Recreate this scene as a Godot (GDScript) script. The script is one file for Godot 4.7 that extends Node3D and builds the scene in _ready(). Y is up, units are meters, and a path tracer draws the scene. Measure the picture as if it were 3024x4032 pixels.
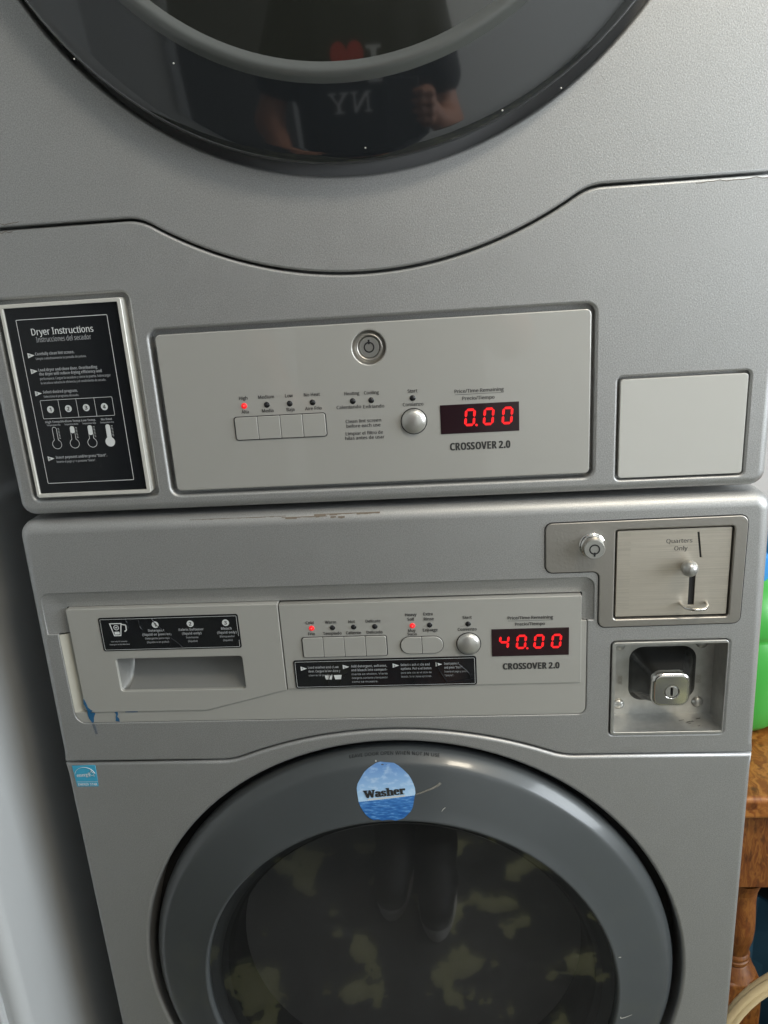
extends Node3D

# ------------------------------------------------------------------ mesh builder
class M:
	var v := PackedVector3Array()
	var n := PackedVector3Array()
	var uv := PackedVector2Array()
	var uvr := Rect2()

	func tri(a: Vector3, b: Vector3, c: Vector3, na: Vector3, nb: Vector3, nc: Vector3) -> void:
		if (b - a).cross(c - a).dot(na + nb + nc) > 0.0:
			v.append(a); v.append(c); v.append(b)
			n.append(na); n.append(nc); n.append(nb)
		else:
			v.append(a); v.append(b); v.append(c)
			n.append(na); n.append(nb); n.append(nc)

	func quad(a: Vector3, b: Vector3, c: Vector3, d: Vector3, na: Vector3, nb: Vector3, nc: Vector3, nd: Vector3) -> void:
		tri(a, b, c, na, nb, nc)
		tri(a, c, d, na, nc, nd)

	func flat(a: Vector3, b: Vector3, c: Vector3, d: Vector3, away: Vector3) -> void:
		var m := (b - a).cross(c - a).normalized()
		if m.dot(away) < 0.0:
			m = -m
		quad(a, b, c, d, m, m, m, m)

	static func normals2(loop: PackedVector2Array) -> PackedVector2Array:
		var out := PackedVector2Array()
		var k := loop.size()
		for i in k:
			var e0 := (loop[i] - loop[(i + k - 1) % k]).normalized()
			var e1 := (loop[(i + 1) % k] - loop[i]).normalized()
			var m0 := Vector2(e0.y, -e0.x)
			var m1 := Vector2(e1.y, -e1.x)
			out.append((m0 + m1).normalized())
		return out

	static func offs(loop: PackedVector2Array, d: float) -> PackedVector2Array:
		var out := PackedVector2Array()
		var k := loop.size()
		for i in k:
			var e0 := (loop[i] - loop[(i + k - 1) % k]).normalized()
			var e1 := (loop[(i + 1) % k] - loop[i]).normalized()
			var m0 := Vector2(e0.y, -e0.x)
			var m1 := Vector2(e1.y, -e1.x)
			var m := (m0 + m1).normalized()
			out.append(loop[i] + m * d / maxf(m.dot(m0), 0.4))
		return out

	static func scaled(loop: PackedVector2Array, s: float) -> PackedVector2Array:
		var out := PackedVector2Array()
		for p in loop:
			out.append(p * s)
		return out

	# flat face of an outline with holes, at z
	func face(outline: PackedVector2Array, holes: Array, z: float, away := 1.0) -> void:
		var polys: Array = [scaled(outline, 1000.0)]
		for h in holes:
			var hole := scaled(h, 1000.0)
			var box := Rect2(hole[0], Vector2.ZERO)
			for p in hole:
				box = box.expand(p)
			var cx := box.get_center().x
			var next: Array = []
			for poly in polys:
				var pb := Rect2(poly[0], Vector2.ZERO)
				for p in poly:
					pb = pb.expand(p)
				if not pb.intersects(box):
					next.append(poly)
					continue
				for side in 2:
					var x0: float = -5000.0 if side == 0 else cx
					var x1: float = cx if side == 0 else 5000.0
					var half := PackedVector2Array([Vector2(x0, -5000), Vector2(x1, -5000), Vector2(x1, 5000), Vector2(x0, 5000)])
					for part in Geometry2D.intersect_polygons(poly, half):
						for q in Geometry2D.clip_polygons(part, hole):
							if q.size() > 2 and Geometry2D.is_polygon_clockwise(q) == Geometry2D.is_polygon_clockwise(part):
								next.append(q)
			polys = next
		var m := Vector3(0, 0, away)
		for poly in polys:
			var idx := Geometry2D.triangulate_polygon(poly)
			if idx.size() == 0:
				for w in Geometry2D.offset_polygon(poly, 0.004):
					idx = Geometry2D.triangulate_polygon(w)
					poly = w
					break
			for i in range(0, idx.size(), 3):
				var a: Vector2 = poly[idx[i]] * 0.001
				var b: Vector2 = poly[idx[i + 1]] * 0.001
				var c: Vector2 = poly[idx[i + 2]] * 0.001
				tri(Vector3(a.x, a.y, z), Vector3(b.x, b.y, z), Vector3(c.x, c.y, z), m, m, m)

	# rounded edge of a plate (sign 1) or of an opening in it (sign -1); loop runs counter-clockwise
	func edge(loop: PackedVector2Array, bev: PackedFloat32Array, zf: float, zb: float, sign := 1.0, steps := 5) -> PackedVector2Array:
		var k := loop.size()
		var nn := normals2(loop)
		var lift := PackedVector2Array()
		var unit := offs(loop, 1.0)
		for i in k:
			lift.append(unit[i] - loop[i])
		var prev := PackedVector3Array()
		var prevn := PackedVector3Array()
		var first := PackedVector2Array()
		for s in steps + 2:
			var cur := PackedVector3Array()
			var curn := PackedVector3Array()
			var a := minf(float(s) / steps, 1.0) * PI / 2
			for i in k:
				var b := bev[i]
				var p := loop[i] - lift[i] * b * (1.0 - sin(a)) * sign
				var z := zf - b * (1.0 - cos(a))
				if s == steps + 1:
					z = zb
				if s == 0:
					first.append(p)
				cur.append(Vector3(p.x, p.y, z))
				curn.append(Vector3(nn[i].x * sin(a) * sign, nn[i].y * sin(a) * sign, cos(a)))
			if s > 0:
				for i in k:
					var j := (i + 1) % k
					quad(prev[i], prev[j], cur[j], cur[i], prevn[i], prevn[j], curn[j], curn[i])
			prev = cur
			prevn = curn
		return first

	static func even(k: int, b: float) -> PackedFloat32Array:
		var out := PackedFloat32Array()
		out.resize(k)
		out.fill(b)
		return out

	# plate: outline with rounded front edge; holes = [[loop, bevel, depth]...]
	func plate(outline: PackedVector2Array, zf: float, zb: float, bev: float, holes: Array = [], bevs := PackedFloat32Array()) -> void:
		var bb := bevs if bevs.size() else even(outline.size(), bev)
		var inset := edge(outline, bb, zf, zb)
		var hl: Array = []
		for h in holes:
			hl.append(edge(h[0], even(h[0].size(), h[1]), zf, zf - h[2], -1.0))
		face(inset, hl, zf)

	# profile of (radius, z) turned about the axis through c, facing +z; smooth normals except where a point is doubled
	func lathe(c: Vector3, prof: Array, seg := 64, a0 := 0.0, a1 := TAU) -> void:
		var k := prof.size()
		var pn: Array = []
		for i in k:
			var d := Vector2.ZERO
			if i > 0 and prof[i] != prof[i - 1]:
				d += (prof[i] - prof[i - 1]).normalized()
			if i < k - 1 and prof[i] != prof[i + 1]:
				d += (prof[i + 1] - prof[i]).normalized()
			d = d.normalized()
			pn.append(Vector2(d.y, -d.x))
		for s in seg:
			var t0 := a0 + (a1 - a0) * s / seg
			var t1 := a0 + (a1 - a0) * (s + 1) / seg
			var e0 := Vector3(cos(t0), sin(t0), 0)
			var e1 := Vector3(cos(t1), sin(t1), 0)
			for i in k - 1:
				if prof[i] == prof[i + 1]:
					continue
				var p: Vector2 = prof[i]
				var q: Vector2 = prof[i + 1]
				var np: Vector2 = pn[i]
				var nq: Vector2 = pn[i + 1]
				var z := Vector3(0, 0, 1)
				quad2(c + e0 * p.x + z * p.y, c + e1 * p.x + z * p.y, c + e1 * q.x + z * q.y, c + e0 * q.x + z * q.y, e0 * np.x + z * np.y, e1 * np.x + z * np.y, e1 * nq.x + z * nq.y, e0 * nq.x + z * nq.y)

	func quad2(a: Vector3, b: Vector3, c: Vector3, d: Vector3, na: Vector3, nb: Vector3, nc: Vector3, nd: Vector3) -> void:
		if not a.is_equal_approx(b):
			tri(a, b, c, na, nb, nc)
		if not c.is_equal_approx(d):
			tri(a, c, d, na, nc, nd)

	# tube along points
	func tube(pts: Array, r: float, seg := 8, closed_ends := true, ry := 0.0) -> void:
		var r2 := ry if ry > 0.0 else r
		var prev := PackedVector3Array()
		var prevn := PackedVector3Array()
		var side := Vector3.ZERO
		for i in pts.size():
			var d: Vector3 = (pts[mini(i + 1, pts.size() - 1)] - pts[maxi(i - 1, 0)]).normalized()
			if side == Vector3.ZERO:
				side = d.cross(Vector3.UP if absf(d.y) < 0.9 else Vector3.RIGHT).normalized()
			side = (side - d * side.dot(d)).normalized()
			var up := side.cross(d)
			var cur := PackedVector3Array()
			var curn := PackedVector3Array()
			for s in seg:
				var a := TAU * s / seg
				cur.append(pts[i] + side * cos(a) * r + up * sin(a) * r2)
				curn.append((side * cos(a) * r2 + up * sin(a) * r).normalized())
			if i > 0:
				for s in seg:
					var t := (s + 1) % seg
					quad(prev[s], prev[t], cur[t], cur[s], prevn[s], prevn[t], curn[t], curn[s])
			if closed_ends and (i == 0 or i == pts.size() - 1):
				var m := -d if i == 0 else d
				for s in seg:
					tri(pts[i], cur[s], cur[(s + 1) % seg], m, m, m)
			prev = cur
			prevn = curn

	# box with rounded edges (radius b)
	func box(c: Vector3, s: Vector3, b := 0.0) -> void:
		var h := s / 2
		if b <= 0.0:
			for ax in 3:
				for sg in [-1.0, 1.0]:
					var m := Vector3.ZERO
					m[ax] = sg
					var u := Vector3.ZERO
					u[(ax + 1) % 3] = h[(ax + 1) % 3]
					var w := Vector3.ZERO
					w[(ax + 2) % 3] = h[(ax + 2) % 3]
					var o := c + m * h[ax]
					quad(o - u - w, o + u - w, o + u + w, o - u + w, m, m, m, m)
			return
		var k := 4
		var dirs: Array = []
		# grid on a cube, pushed to the rounded box
		var ts: Array = []
		for i in k + 1:
			ts.append(-1.0)
		ts.clear()
		for i in range(k + 1):
			ts.append([-1.0, -tan(PI / 4 * (1.0 - float(i) / k))])
		for i in range(k + 1):
			ts.append([1.0, tan(PI / 4 * float(i) / k)])
		for ax in 3:
			for sg in [-1.0, 1.0]:
				for i in ts.size() - 1:
					for j in ts.size() - 1:
						var ps: Array = []
						var ns: Array = []
						for q in [[i, j], [i + 1, j], [i + 1, j + 1], [i, j + 1]]:
							var d := Vector3.ZERO
							d[ax] = sg
							d[(ax + 1) % 3] = ts[q[0]][1]
							d[(ax + 2) % 3] = ts[q[1]][1]
							d = d.normalized()
							var core := Vector3.ZERO
							core[ax] = sg * (h[ax] - b)
							core[(ax + 1) % 3] = ts[q[0]][0] * (h[(ax + 1) % 3] - b)
							core[(ax + 2) % 3] = ts[q[1]][0] * (h[(ax + 2) % 3] - b)
							ps.append(c + core + d * b)
							ns.append(d)
						quad2(ps[0], ps[1], ps[2], ps[3], ns[0], ns[1], ns[2], ns[3])

	func disc(c: Vector3, r: float, seg := 24) -> void:
		var m := Vector3(0, 0, 1)
		for s in seg:
			var a := TAU * s / seg
			var b := TAU * (s + 1) / seg
			tri(c, c + Vector3(cos(a), sin(a), 0) * r, c + Vector3(cos(b), sin(b), 0) * r, m, m, m)

	func shift(f: Callable) -> void:
		for i in v.size():
			v[i] = f.call(v[i])

	func mesh() -> ArrayMesh:
		var a := []
		a.resize(Mesh.ARRAY_MAX)
		a[Mesh.ARRAY_VERTEX] = v
		a[Mesh.ARRAY_NORMAL] = n
		if uvr.size.x > 0.0:
			uv.clear()
			for p in v:
				uv.append(Vector2((p.x - uvr.position.x) / uvr.size.x, 1.0 - (p.y - uvr.position.y) / uvr.size.y))
			a[Mesh.ARRAY_TEX_UV] = uv
		var m := ArrayMesh.new()
		m.add_surface_from_arrays(Mesh.PRIMITIVE_TRIANGLES, a)
		return m

# ------------------------------------------------------------------ node helpers
var mats := {}
var fonts := {}
var rng := RandomNumberGenerator.new()

func thing(called: String, label: String, category: String, base: Vector3) -> Node3D:
	var o := Node3D.new()
	o.name = called
	o.position = base
	o.set_meta("label", label)
	o.set_meta("category", category)
	add_child(o, true)
	return o

# a part whose vertices are world coordinates; label only where it looks different
func part(parent: Node3D, called: String, m: M, mat: String, label := "") -> MeshInstance3D:
	var o := MeshInstance3D.new()
	o.name = called
	o.mesh = m.mesh()
	o.material_override = mats[mat]
	if parent.get_parent() == self:
		o.position = -parent.position
	if label != "":
		o.set_meta("label", label)
	parent.add_child(o, true)
	return o

func structure(called: String, m: M, mat: String) -> MeshInstance3D:
	var o := MeshInstance3D.new()
	o.name = called
	o.mesh = m.mesh()
	o.material_override = mats[mat]
	o.set_meta("kind", "structure")
	add_child(o, true)
	return o

func lin(r: float, g: float, b: float) -> Color:
	return Color(r, g, b).linear_to_srgb()

func mat(called: String, c: Color, rough: float, metal := 0.0, spec := 0.5) -> StandardMaterial3D:
	var m := StandardMaterial3D.new()
	m.albedo_color = c
	m.roughness = rough
	m.metallic = metal
	m.metallic_specular = spec
	mats[called] = m
	return m

func noise_tex(size: int, freq: float, octaves: int, normal := false, bump := 1.0, ramp: Gradient = null, seed_value := 1, kind := FastNoiseLite.TYPE_SIMPLEX_SMOOTH) -> Texture2D:
	var f := FastNoiseLite.new()
	f.noise_type = kind
	f.seed = seed_value
	f.frequency = freq
	f.fractal_octaves = octaves
	var img := f.get_seamless_image(size, size)
	if normal:
		img.convert(Image.FORMAT_RGBA8)
		img.bump_map_to_normal_map(bump)
	elif ramp:
		var out := Image.create(size, size, false, Image.FORMAT_RGB8)
		for y in size:
			for x in size:
				out.set_pixel(x, y, ramp.sample(img.get_pixel(x, y).r))
		img = out
	return ImageTexture.create_from_image(img)

func ramp(stops: Array) -> Gradient:
	var g := Gradient.new()
	var o := PackedFloat32Array()
	var c := PackedColorArray()
	for s in stops:
		o.append(s[0])
		c.append(s[1])
	g.offsets = o
	g.colors = c
	return g

func tri_tex(m: StandardMaterial3D, scale: Vector3) -> void:
	m.uv1_triplanar = true
	m.uv1_world_triplanar = true
	m.uv1_scale = scale

# ------------------------------------------------------------------ 2D outlines
func rr(x0: float, y0: float, x1: float, y1: float, r, seg := 6) -> PackedVector2Array:
	var rs: Array = r if r is Array else [r, r, r, r]   # bottom left, bottom right, top right, top left
	var out := PackedVector2Array()
	var cs := [Vector2(x0, y0), Vector2(x1, y0), Vector2(x1, y1), Vector2(x0, y1)]
	var sg := [Vector2(1, 1), Vector2(-1, 1), Vector2(-1, -1), Vector2(1, -1)]
	for q in 4:
		var rad: float = rs[q]
		var c: Vector2 = cs[q] + sg[q] * rad
		for i in seg + 1:
			var a := PI + PI / 2 * q + PI / 2 * i / seg
			out.append(c + Vector2(cos(a), sin(a)) * rad)
	return out

func circle(c: Vector2, r: float, seg := 64) -> PackedVector2Array:
	var out := PackedVector2Array()
	for i in seg:
		var a := TAU * i / seg
		out.append(c + Vector2(cos(a), sin(a)) * r)
	return out

# polygon with rounded corners: [[x, y, r]...] counter-clockwise
func rounded(pts: Array, seg := 6) -> PackedVector2Array:
	var out := PackedVector2Array()
	var k := pts.size()
	for i in k:
		var p := Vector2(pts[i][0], pts[i][1])
		var r: float = pts[i][2]
		if r <= 0.0:
			out.append(p)
			continue
		var a := Vector2(pts[(i + k - 1) % k][0], pts[(i + k - 1) % k][1])
		var b := Vector2(pts[(i + 1) % k][0], pts[(i + 1) % k][1])
		var u := (a - p).normalized()
		var w := (b - p).normalized()
		var half := acos(clampf(u.dot(w), -1, 1)) / 2
		var t := r / tan(half)
		var c := p + (u + w).normalized() * r / sin(half)
		var s0 := p + u * t - c
		var turn := s0.angle_to(p + w * t - c)
		for j in seg + 1:
			out.append(c + s0.rotated(turn * j / seg))
	return out

# ------------------------------------------------------------------ lettering
func font(called: String) -> Font:
	if not fonts.has(called):
		var f := SystemFont.new()
		f.font_names = PackedStringArray([called.trim_suffix(" Bold")])
		fonts[called] = f
		if called.ends_with(" Bold"):
			f.font_weight = 700
	return fonts[called]

func glyphs(s: String, fname: String, thick: float) -> ArrayMesh:
	var t := TextMesh.new()
	t.text = s
	t.font = font(fname)
	t.font_size = 32
	t.pixel_size = 0.01
	t.depth = thick
	t.curve_step = 1.0
	t.horizontal_alignment = HORIZONTAL_ALIGNMENT_LEFT
	t.vertical_alignment = VERTICAL_ALIGNMENT_BOTTOM
	var a := ArrayMesh.new()
	if t.get_surface_count() > 0:
		a.add_surface_from_arrays(Mesh.PRIMITIVE_TRIANGLES, t.surface_get_arrays(0))
	return a

var cap_of := {}

# adds text to m. p = where the baseline starts (align -1), is centred (0) or ends (1); cap = height of capitals; width > 0 squeezes the text to that width
func firm(m: M, s: String, p: Vector3, cap: float, width := 0.0) -> void:
	for i in 2:
		text(m, s, p + Vector3(0.00016 * (i - 0.5), 0, 0.00003 * i), cap, 0, "Droid Sans", width)

func bold(m: M, s: String, p: Vector3, cap: float, align: int, fname: String, width: float, turn: float, heavy: float) -> void:
	for i in 3:
		text(m, s, p + Vector3(heavy * (i - 1), 0, 0.00003 * i), cap, align, fname, width, turn)

func text(m: M, s: String, p: Vector3, cap: float, align := 0, fname := "Droid Sans", width := 0.0, turn := 0.0, arc := Vector2.ZERO) -> void:
	if not cap_of.has(fname):
		var h := glyphs("H", fname, 0.0).get_aabb()
		cap_of[fname] = [h.position.y, h.size.y]
	var g := glyphs(s, fname, 0.004)
	if g.get_surface_count() == 0:
		return
	var box := g.get_aabb()
	var k: float = cap / cap_of[fname][1]
	var kx := k if width <= 0.0 else width / box.size.x
	var x0 := box.position.x + box.size.x * (0.0 if align < 0 else (0.5 if align == 0 else 1.0))
	var arr := g.surface_get_arrays(0)
	var vs: PackedVector3Array = arr[Mesh.ARRAY_VERTEX]
	var ns: PackedVector3Array = arr[Mesh.ARRAY_NORMAL]
	var ix = arr[Mesh.ARRAY_INDEX]
	var order: Array = range(vs.size()) if ix == null or ix.size() == 0 else Array(ix)
	for i in range(0, order.size(), 3):
		var q: Array = []
		for j in 3:
			var a: Vector3 = vs[order[i + j]]
			var b := Vector2((a.x - x0) * kx, (a.y - cap_of[fname][0]) * k)
			var w: Vector3
			if arc != Vector2.ZERO:
				var rad := p.y - arc.y + b.y
				var ang := b.x / (p.y - arc.y)
				w = Vector3(arc.x + sin(ang) * rad, arc.y + cos(ang) * rad, p.z + a.z * k * 0.3)
			else:
				b = b.rotated(turn)
				w = Vector3(p.x + b.x, p.y + b.y, p.z + (0.0001 if a.z > 0.0 else -0.0001))
			q.append(w)
		var m0: Vector3 = ns[order[i]]
		m.tri(q[0], q[1], q[2], m0, m0, m0)

# ------------------------------------------------------------------ blended bodies (distance field, surface nets)
func blend(bones: Array, cell: float, soft: float, squash := Vector3.ONE) -> M:
	var lo := Vector3.INF
	var hi := -Vector3.INF
	for b in bones:
		var r: float = maxf(b[2], b[3]) + cell * 3 + soft
		lo = lo.min((b[0] as Vector3).min(b[1]) - Vector3.ONE * r)
		hi = hi.max((b[0] as Vector3).max(b[1]) + Vector3.ONE * r)
	var nx := int((hi.x - lo.x) / cell) + 2
	var ny := int((hi.y - lo.y) / cell) + 2
	var nz := int((hi.z - lo.z) / cell) + 2
	var f := PackedFloat32Array()
	f.resize(nx * ny * nz)
	f.fill(1.0)
	for b in bones:
		var a: Vector3 = b[0]
		var e: Vector3 = b[1]
		var ra: float = b[2]
		var rb: float = b[3]
		var r := maxf(ra, rb) + cell * 2 + soft
		var p0 := (a.min(e) - Vector3.ONE * r - lo) / cell
		var p1 := (a.max(e) + Vector3.ONE * r - lo) / cell
		var d := e - a
		var dd := maxf(d.length_squared(), 1e-9)
		for z in range(maxi(0, int(p0.z)), mini(nz, int(p1.z) + 1)):
			for y in range(maxi(0, int(p0.y)), mini(ny, int(p1.y) + 1)):
				var row := (z * ny + y) * nx
				for x in range(maxi(0, int(p0.x)), mini(nx, int(p1.x) + 1)):
					var p := lo + Vector3(x, y, z) * cell
					var t := clampf((p - a).dot(d) / dd, 0.0, 1.0)
					var s := (p - a - d * t).length() - lerpf(ra, rb, t)
					var o := f[row + x]
					var h := maxf(soft - absf(o - s), 0.0) / maxf(soft, 1e-6)
					f[row + x] = minf(o, s) - h * h * soft * 0.25
	var m := M.new()
	var at := {}
	var pos := PackedVector3Array()
	var nor := PackedVector3Array()
	var corner: Array = []
	for q in 8:
		corner.append((q & 1) + ((q >> 1) & 1) * nx + ((q >> 2) & 1) * nx * ny)
	for z in nz - 1:
		for y in ny - 1:
			for x in nx - 1:
				var i := (z * ny + y) * nx + x
				var inside := 0
				for q in 8:
					if f[i + corner[q]] < 0.0:
						inside += 1
				if inside == 0 or inside == 8:
					continue
				var sum := Vector3.ZERO
				var cnt := 0
				for q in 8:
					for ax in 3:
						if q & (1 << ax):
							continue
						var w: int = q | (1 << ax)
						var fa := f[i + corner[q]]
						var fb := f[i + corner[w]]
						if (fa < 0.0) != (fb < 0.0):
							var pa := Vector3(q & 1, (q >> 1) & 1, (q >> 2) & 1)
							pa[ax] += fa / (fa - fb)
							sum += pa
							cnt += 1
				at[i] = pos.size()
				pos.append(lo + (Vector3(x, y, z) + sum / cnt) * cell)
				var g := Vector3.ZERO
				for q in 8:
					var val := f[i + corner[q]]
					g += Vector3(1.0 if q & 1 else -1.0, 1.0 if q & 2 else -1.0, 1.0 if q & 4 else -1.0) * val
				nor.append(g.normalized())
	var step := [1, nx, nx * ny]
	for z in range(1, nz - 1):
		for y in range(1, ny - 1):
			for x in range(1, nx - 1):
				var i := (z * ny + y) * nx + x
				for ax in 3:
					if (f[i] < 0.0) == (f[i + step[ax]] < 0.0):
						continue
					var u: int = step[(ax + 1) % 3]
					var w: int = step[(ax + 2) % 3]
					var k := [i, i - u, i - u - w, i - w]
					if at.has(k[0]) and at.has(k[1]) and at.has(k[2]) and at.has(k[3]):
						var c: Array = [at[k[0]], at[k[1]], at[k[2]], at[k[3]]]
						m.quad(pos[c[0]], pos[c[1]], pos[c[2]], pos[c[3]], nor[c[0]], nor[c[1]], nor[c[2]], nor[c[3]])
	return m

# ------------------------------------------------------------------ scene
func _ready() -> void:
	rng.seed = 7
	stage()
	materials()
	surroundings()
	dryer()
	washer()
	side_things()
	photographer()

func stage() -> void:
	var cam := Camera3D.new()
	cam.name = "camera"
	cam.fov = 67.3
	cam.near = 0.005
	cam.far = 30.0
	var bx := Vector3(0.99582702, -0.0626892, -0.06632209)
	var by := Vector3(0.04019087, 0.95371662, -0.2980089)
	var bz := Vector3(0.08193442, 0.29409977, 0.95225631)
	cam.transform = Transform3D(Basis(bx, by, bz).orthonormalized(), Vector3(0.06057, 1.29065, 0.65773))
	add_child(cam)
	cam.current = true
	var e := Environment.new()
	e.background_mode = Environment.BG_COLOR
	e.background_color = Color(0.0, 0.0, 0.0)
	e.tonemap_mode = Environment.TONE_MAPPER_LINEAR
	e.tonemap_exposure = 0.88
	e.sdfgi_enabled = true
	e.ssao_enabled = true
	e.ssil_enabled = true
	var w := WorldEnvironment.new()
	w.name = "world_environment"
	w.environment = e
	add_child(w)
	# daylight from the window in the right-hand wall
	var win := AreaLight3D.new()
	win.name = "window_light"
	win.area_size = Vector2(1.6, 1.3)
	win.light_energy = 6.0
	win.light_color = Color(0.95, 0.98, 1.0)
	win.shadow_enabled = true
	win.area_range = 12.0
	add_child(win)
	win.look_at_from_position(Vector3(2.16, 1.7, 1.00), Vector3(0.0, 1.7, 1.00))
	# the ceiling lamp
	var top := AreaLight3D.new()
	top.name = "ceiling_lamp_light"
	top.area_size = Vector2(0.34, 0.34)
	top.light_energy = 1.6
	top.light_color = Color(1.0, 0.95, 0.86)
	top.shadow_enabled = true
	top.area_range = 12.0
	add_child(top)
	top.look_at_from_position(Vector3(0.75, 2.50, 0.95), Vector3(0.75, 0.0, 0.95), Vector3(0, 0, -1))

func materials() -> void:
	var fine := noise_tex(512, 0.32, 2, true, 1.6, null, 3)
	var brush_img := Image.create(512, 512, false, Image.FORMAT_RGB8)
	var r2 := RandomNumberGenerator.new()
	r2.seed = 11
	for y in 512:
		var a := r2.randf_range(0.955, 1.0)
		for x in 512:
			if r2.randf() < 0.02:
				a = clampf(a + r2.randf_range(-0.04, 0.04), 0.93, 1.0)
			brush_img.set_pixel(x, y, Color(a, a, a))
	var brush := ImageTexture.create_from_image(brush_img)
	var smudge := noise_tex(512, 0.012, 5, false, 1.0, ramp([[0.2, Color(0.95, 0.95, 0.95)], [0.8, Color(1, 1, 1)]]), 21)
	var m := mat("paint", lin(0.55, 0.552, 0.548), 0.50, 0.72, 0.5)
	m.normal_enabled = true
	m.normal_texture = fine
	m.normal_scale = 0.12
	m.roughness_texture = smudge
	m.albedo_texture = noise_tex(512, 0.42, 2, false, 1.0, ramp([[0.15, Color(0.80, 0.80, 0.80)], [0.85, Color(1, 1, 1)]]), 31)
	tri_tex(m, Vector3.ONE * 4.2)
	m = mat("cabinet_paint", lin(0.30, 0.302, 0.305), 0.5, 0.3, 0.5)
	m = mat("fascia", lin(0.45, 0.445, 0.418), 0.42, 0.35, 0.5)
	m.normal_enabled = true
	m.normal_texture = fine
	m.normal_scale = 0.10
	tri_tex(m, Vector3.ONE * 9.0)
	m.clearcoat_enabled = true
	m.clearcoat = 1.0
	m.clearcoat_roughness = 0.03
	m = mat("fascia_plain", lin(0.43, 0.425, 0.398), 0.45, 0.35, 0.5)
	m.normal_enabled = true
	m.normal_texture = fine
	m.normal_scale = 0.14
	tri_tex(m, Vector3.ONE * 9.0)
	m = mat("blank_white", lin(0.50, 0.50, 0.475), 0.40, 0.0, 0.5)
	m.normal_enabled = true
	m.normal_texture = fine
	m.normal_scale = 0.08
	tri_tex(m, Vector3.ONE * 9.0)
	mat("fascia_lit", lin(0.50, 0.49, 0.43), 0.5)  # paler copy of the fascia, window light on the strip put into colour
	mat("button", lin(0.41, 0.405, 0.380), 0.45, 0.3)
	mat("knob_silver", lin(0.62, 0.61, 0.58), 0.33, 0.8)
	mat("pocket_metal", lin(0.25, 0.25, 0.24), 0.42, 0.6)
	mat("black_gap", lin(0.012, 0.012, 0.013), 0.7)
	mat("black_gloss", lin(0.010, 0.011, 0.013), 0.10, 0.0, 0.5)
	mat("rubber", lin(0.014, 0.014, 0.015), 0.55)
	mat("print_dark", lin(0.045, 0.045, 0.047), 0.6)
	mat("print_grey_dark", lin(0.13, 0.125, 0.115), 0.6)
	mat("print_black", lin(0.03, 0.03, 0.03), 0.6)
	mat("print_white", lin(0.62, 0.64, 0.64), 0.5)
	mat("print_grey", lin(0.28, 0.29, 0.30), 0.5)
	mat("frame_silver", lin(0.70, 0.69, 0.64), 0.30, 0.35)
	mat("display_glass", lin(0.022, 0.010, 0.013), 0.12, 0.0, 0.5)
	m = mat("led_red", lin(0.5, 0.02, 0.02), 0.4)
	m.emission_enabled = true
	m.emission = Color(1.0, 0.05, 0.10)
	m.emission_energy_multiplier = 0.95
	m = mat("led_hot", lin(0.5, 0.1, 0.1), 0.4)
	m.emission_enabled = true
	m.emission = Color(1.0, 0.30, 0.28)
	m.emission_energy_multiplier = 1.0
	mat("lamp_off", lin(0.012, 0.012, 0.014), 0.25)
	m = mat("steel", lin(0.62, 0.575, 0.50), 0.50, 0.80)
	m.albedo_texture = brush
	m.roughness_texture = brush
	tri_tex(m, Vector3(9, 9, 9))
	m = mat("cast_metal", lin(0.42, 0.40, 0.37), 0.42, 0.85)
	m.roughness_texture = smudge
	m.normal_enabled = true
	m.normal_texture = noise_tex(256, 0.08, 4, true, 2.0, null, 9)
	m.normal_scale = 0.12
	tri_tex(m, Vector3.ONE * 12.0)
	m = mat("vault_metal", lin(0.56, 0.56, 0.54), 0.40, 0.80)
	m.albedo_texture = smudge
	m.roughness_texture = brush
	tri_tex(m, Vector3.ONE * 14.0)
	mat("zinc_dark", lin(0.055, 0.056, 0.055), 0.22, 0.6)
	mat("chrome", lin(0.78, 0.76, 0.72), 0.08, 1.0)
	mat("bolt", lin(0.46, 0.46, 0.44), 0.30, 0.7)
	m = mat("door_ring", lin(0.062, 0.069, 0.073), 0.36, 0.1, 0.5)
	m.clearcoat_enabled = true
	m.clearcoat = 0.35
	m.clearcoat_roughness = 0.10
	m = mat("dryer_ring", lin(0.014, 0.016, 0.018), 0.05, 0.0, 0.9)
	m.clearcoat_enabled = true
	m.clearcoat = 0.5
	m.clearcoat_roughness = 0.03
	m = mat("dryer_dome", lin(0.018, 0.019, 0.016), 0.05, 0.0, 1.0)
	m.clearcoat_enabled = true
	m.clearcoat = 1.0
	m.clearcoat_roughness = 0.03
	mat("ridge_highlight", lin(0.075, 0.080, 0.077), 0.24, 0.0, 0.8)  # door plastic made paler, the highlight on the ridge put into its colour
	m = mat("pane", Color(0.04, 0.04, 0.038, 0.40), 0.02, 0.0, 1.0)
	m.transparency = BaseMaterial3D.TRANSPARENCY_ALPHA
	mat("bowl", lin(0.018, 0.018, 0.018), 0.8, 0.0, 0.2)
	mat("rim_grey", lin(0.04, 0.044, 0.046), 0.5)
	mat("drum", lin(0.10, 0.10, 0.10), 0.4, 0.8)
	mat("label_cyan", lin(0.05, 0.34, 0.52), 0.45)
	m = mat("stain_blue", Color(0.09, 0.36, 0.53, 0.82), 0.3)
	m.transparency = BaseMaterial3D.TRANSPARENCY_ALPHA
	m = mat("stain_thin", Color(0.05, 0.30, 0.45, 0.35), 0.4)
	m.transparency = BaseMaterial3D.TRANSPARENCY_ALPHA
	mat("residue", lin(0.16, 0.13, 0.10), 0.8)
	mat("scratch", lin(0.55, 0.54, 0.50), 0.5)
	m = mat("tape", Color(0.75, 0.72, 0.66, 0.35), 0.35)
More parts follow.
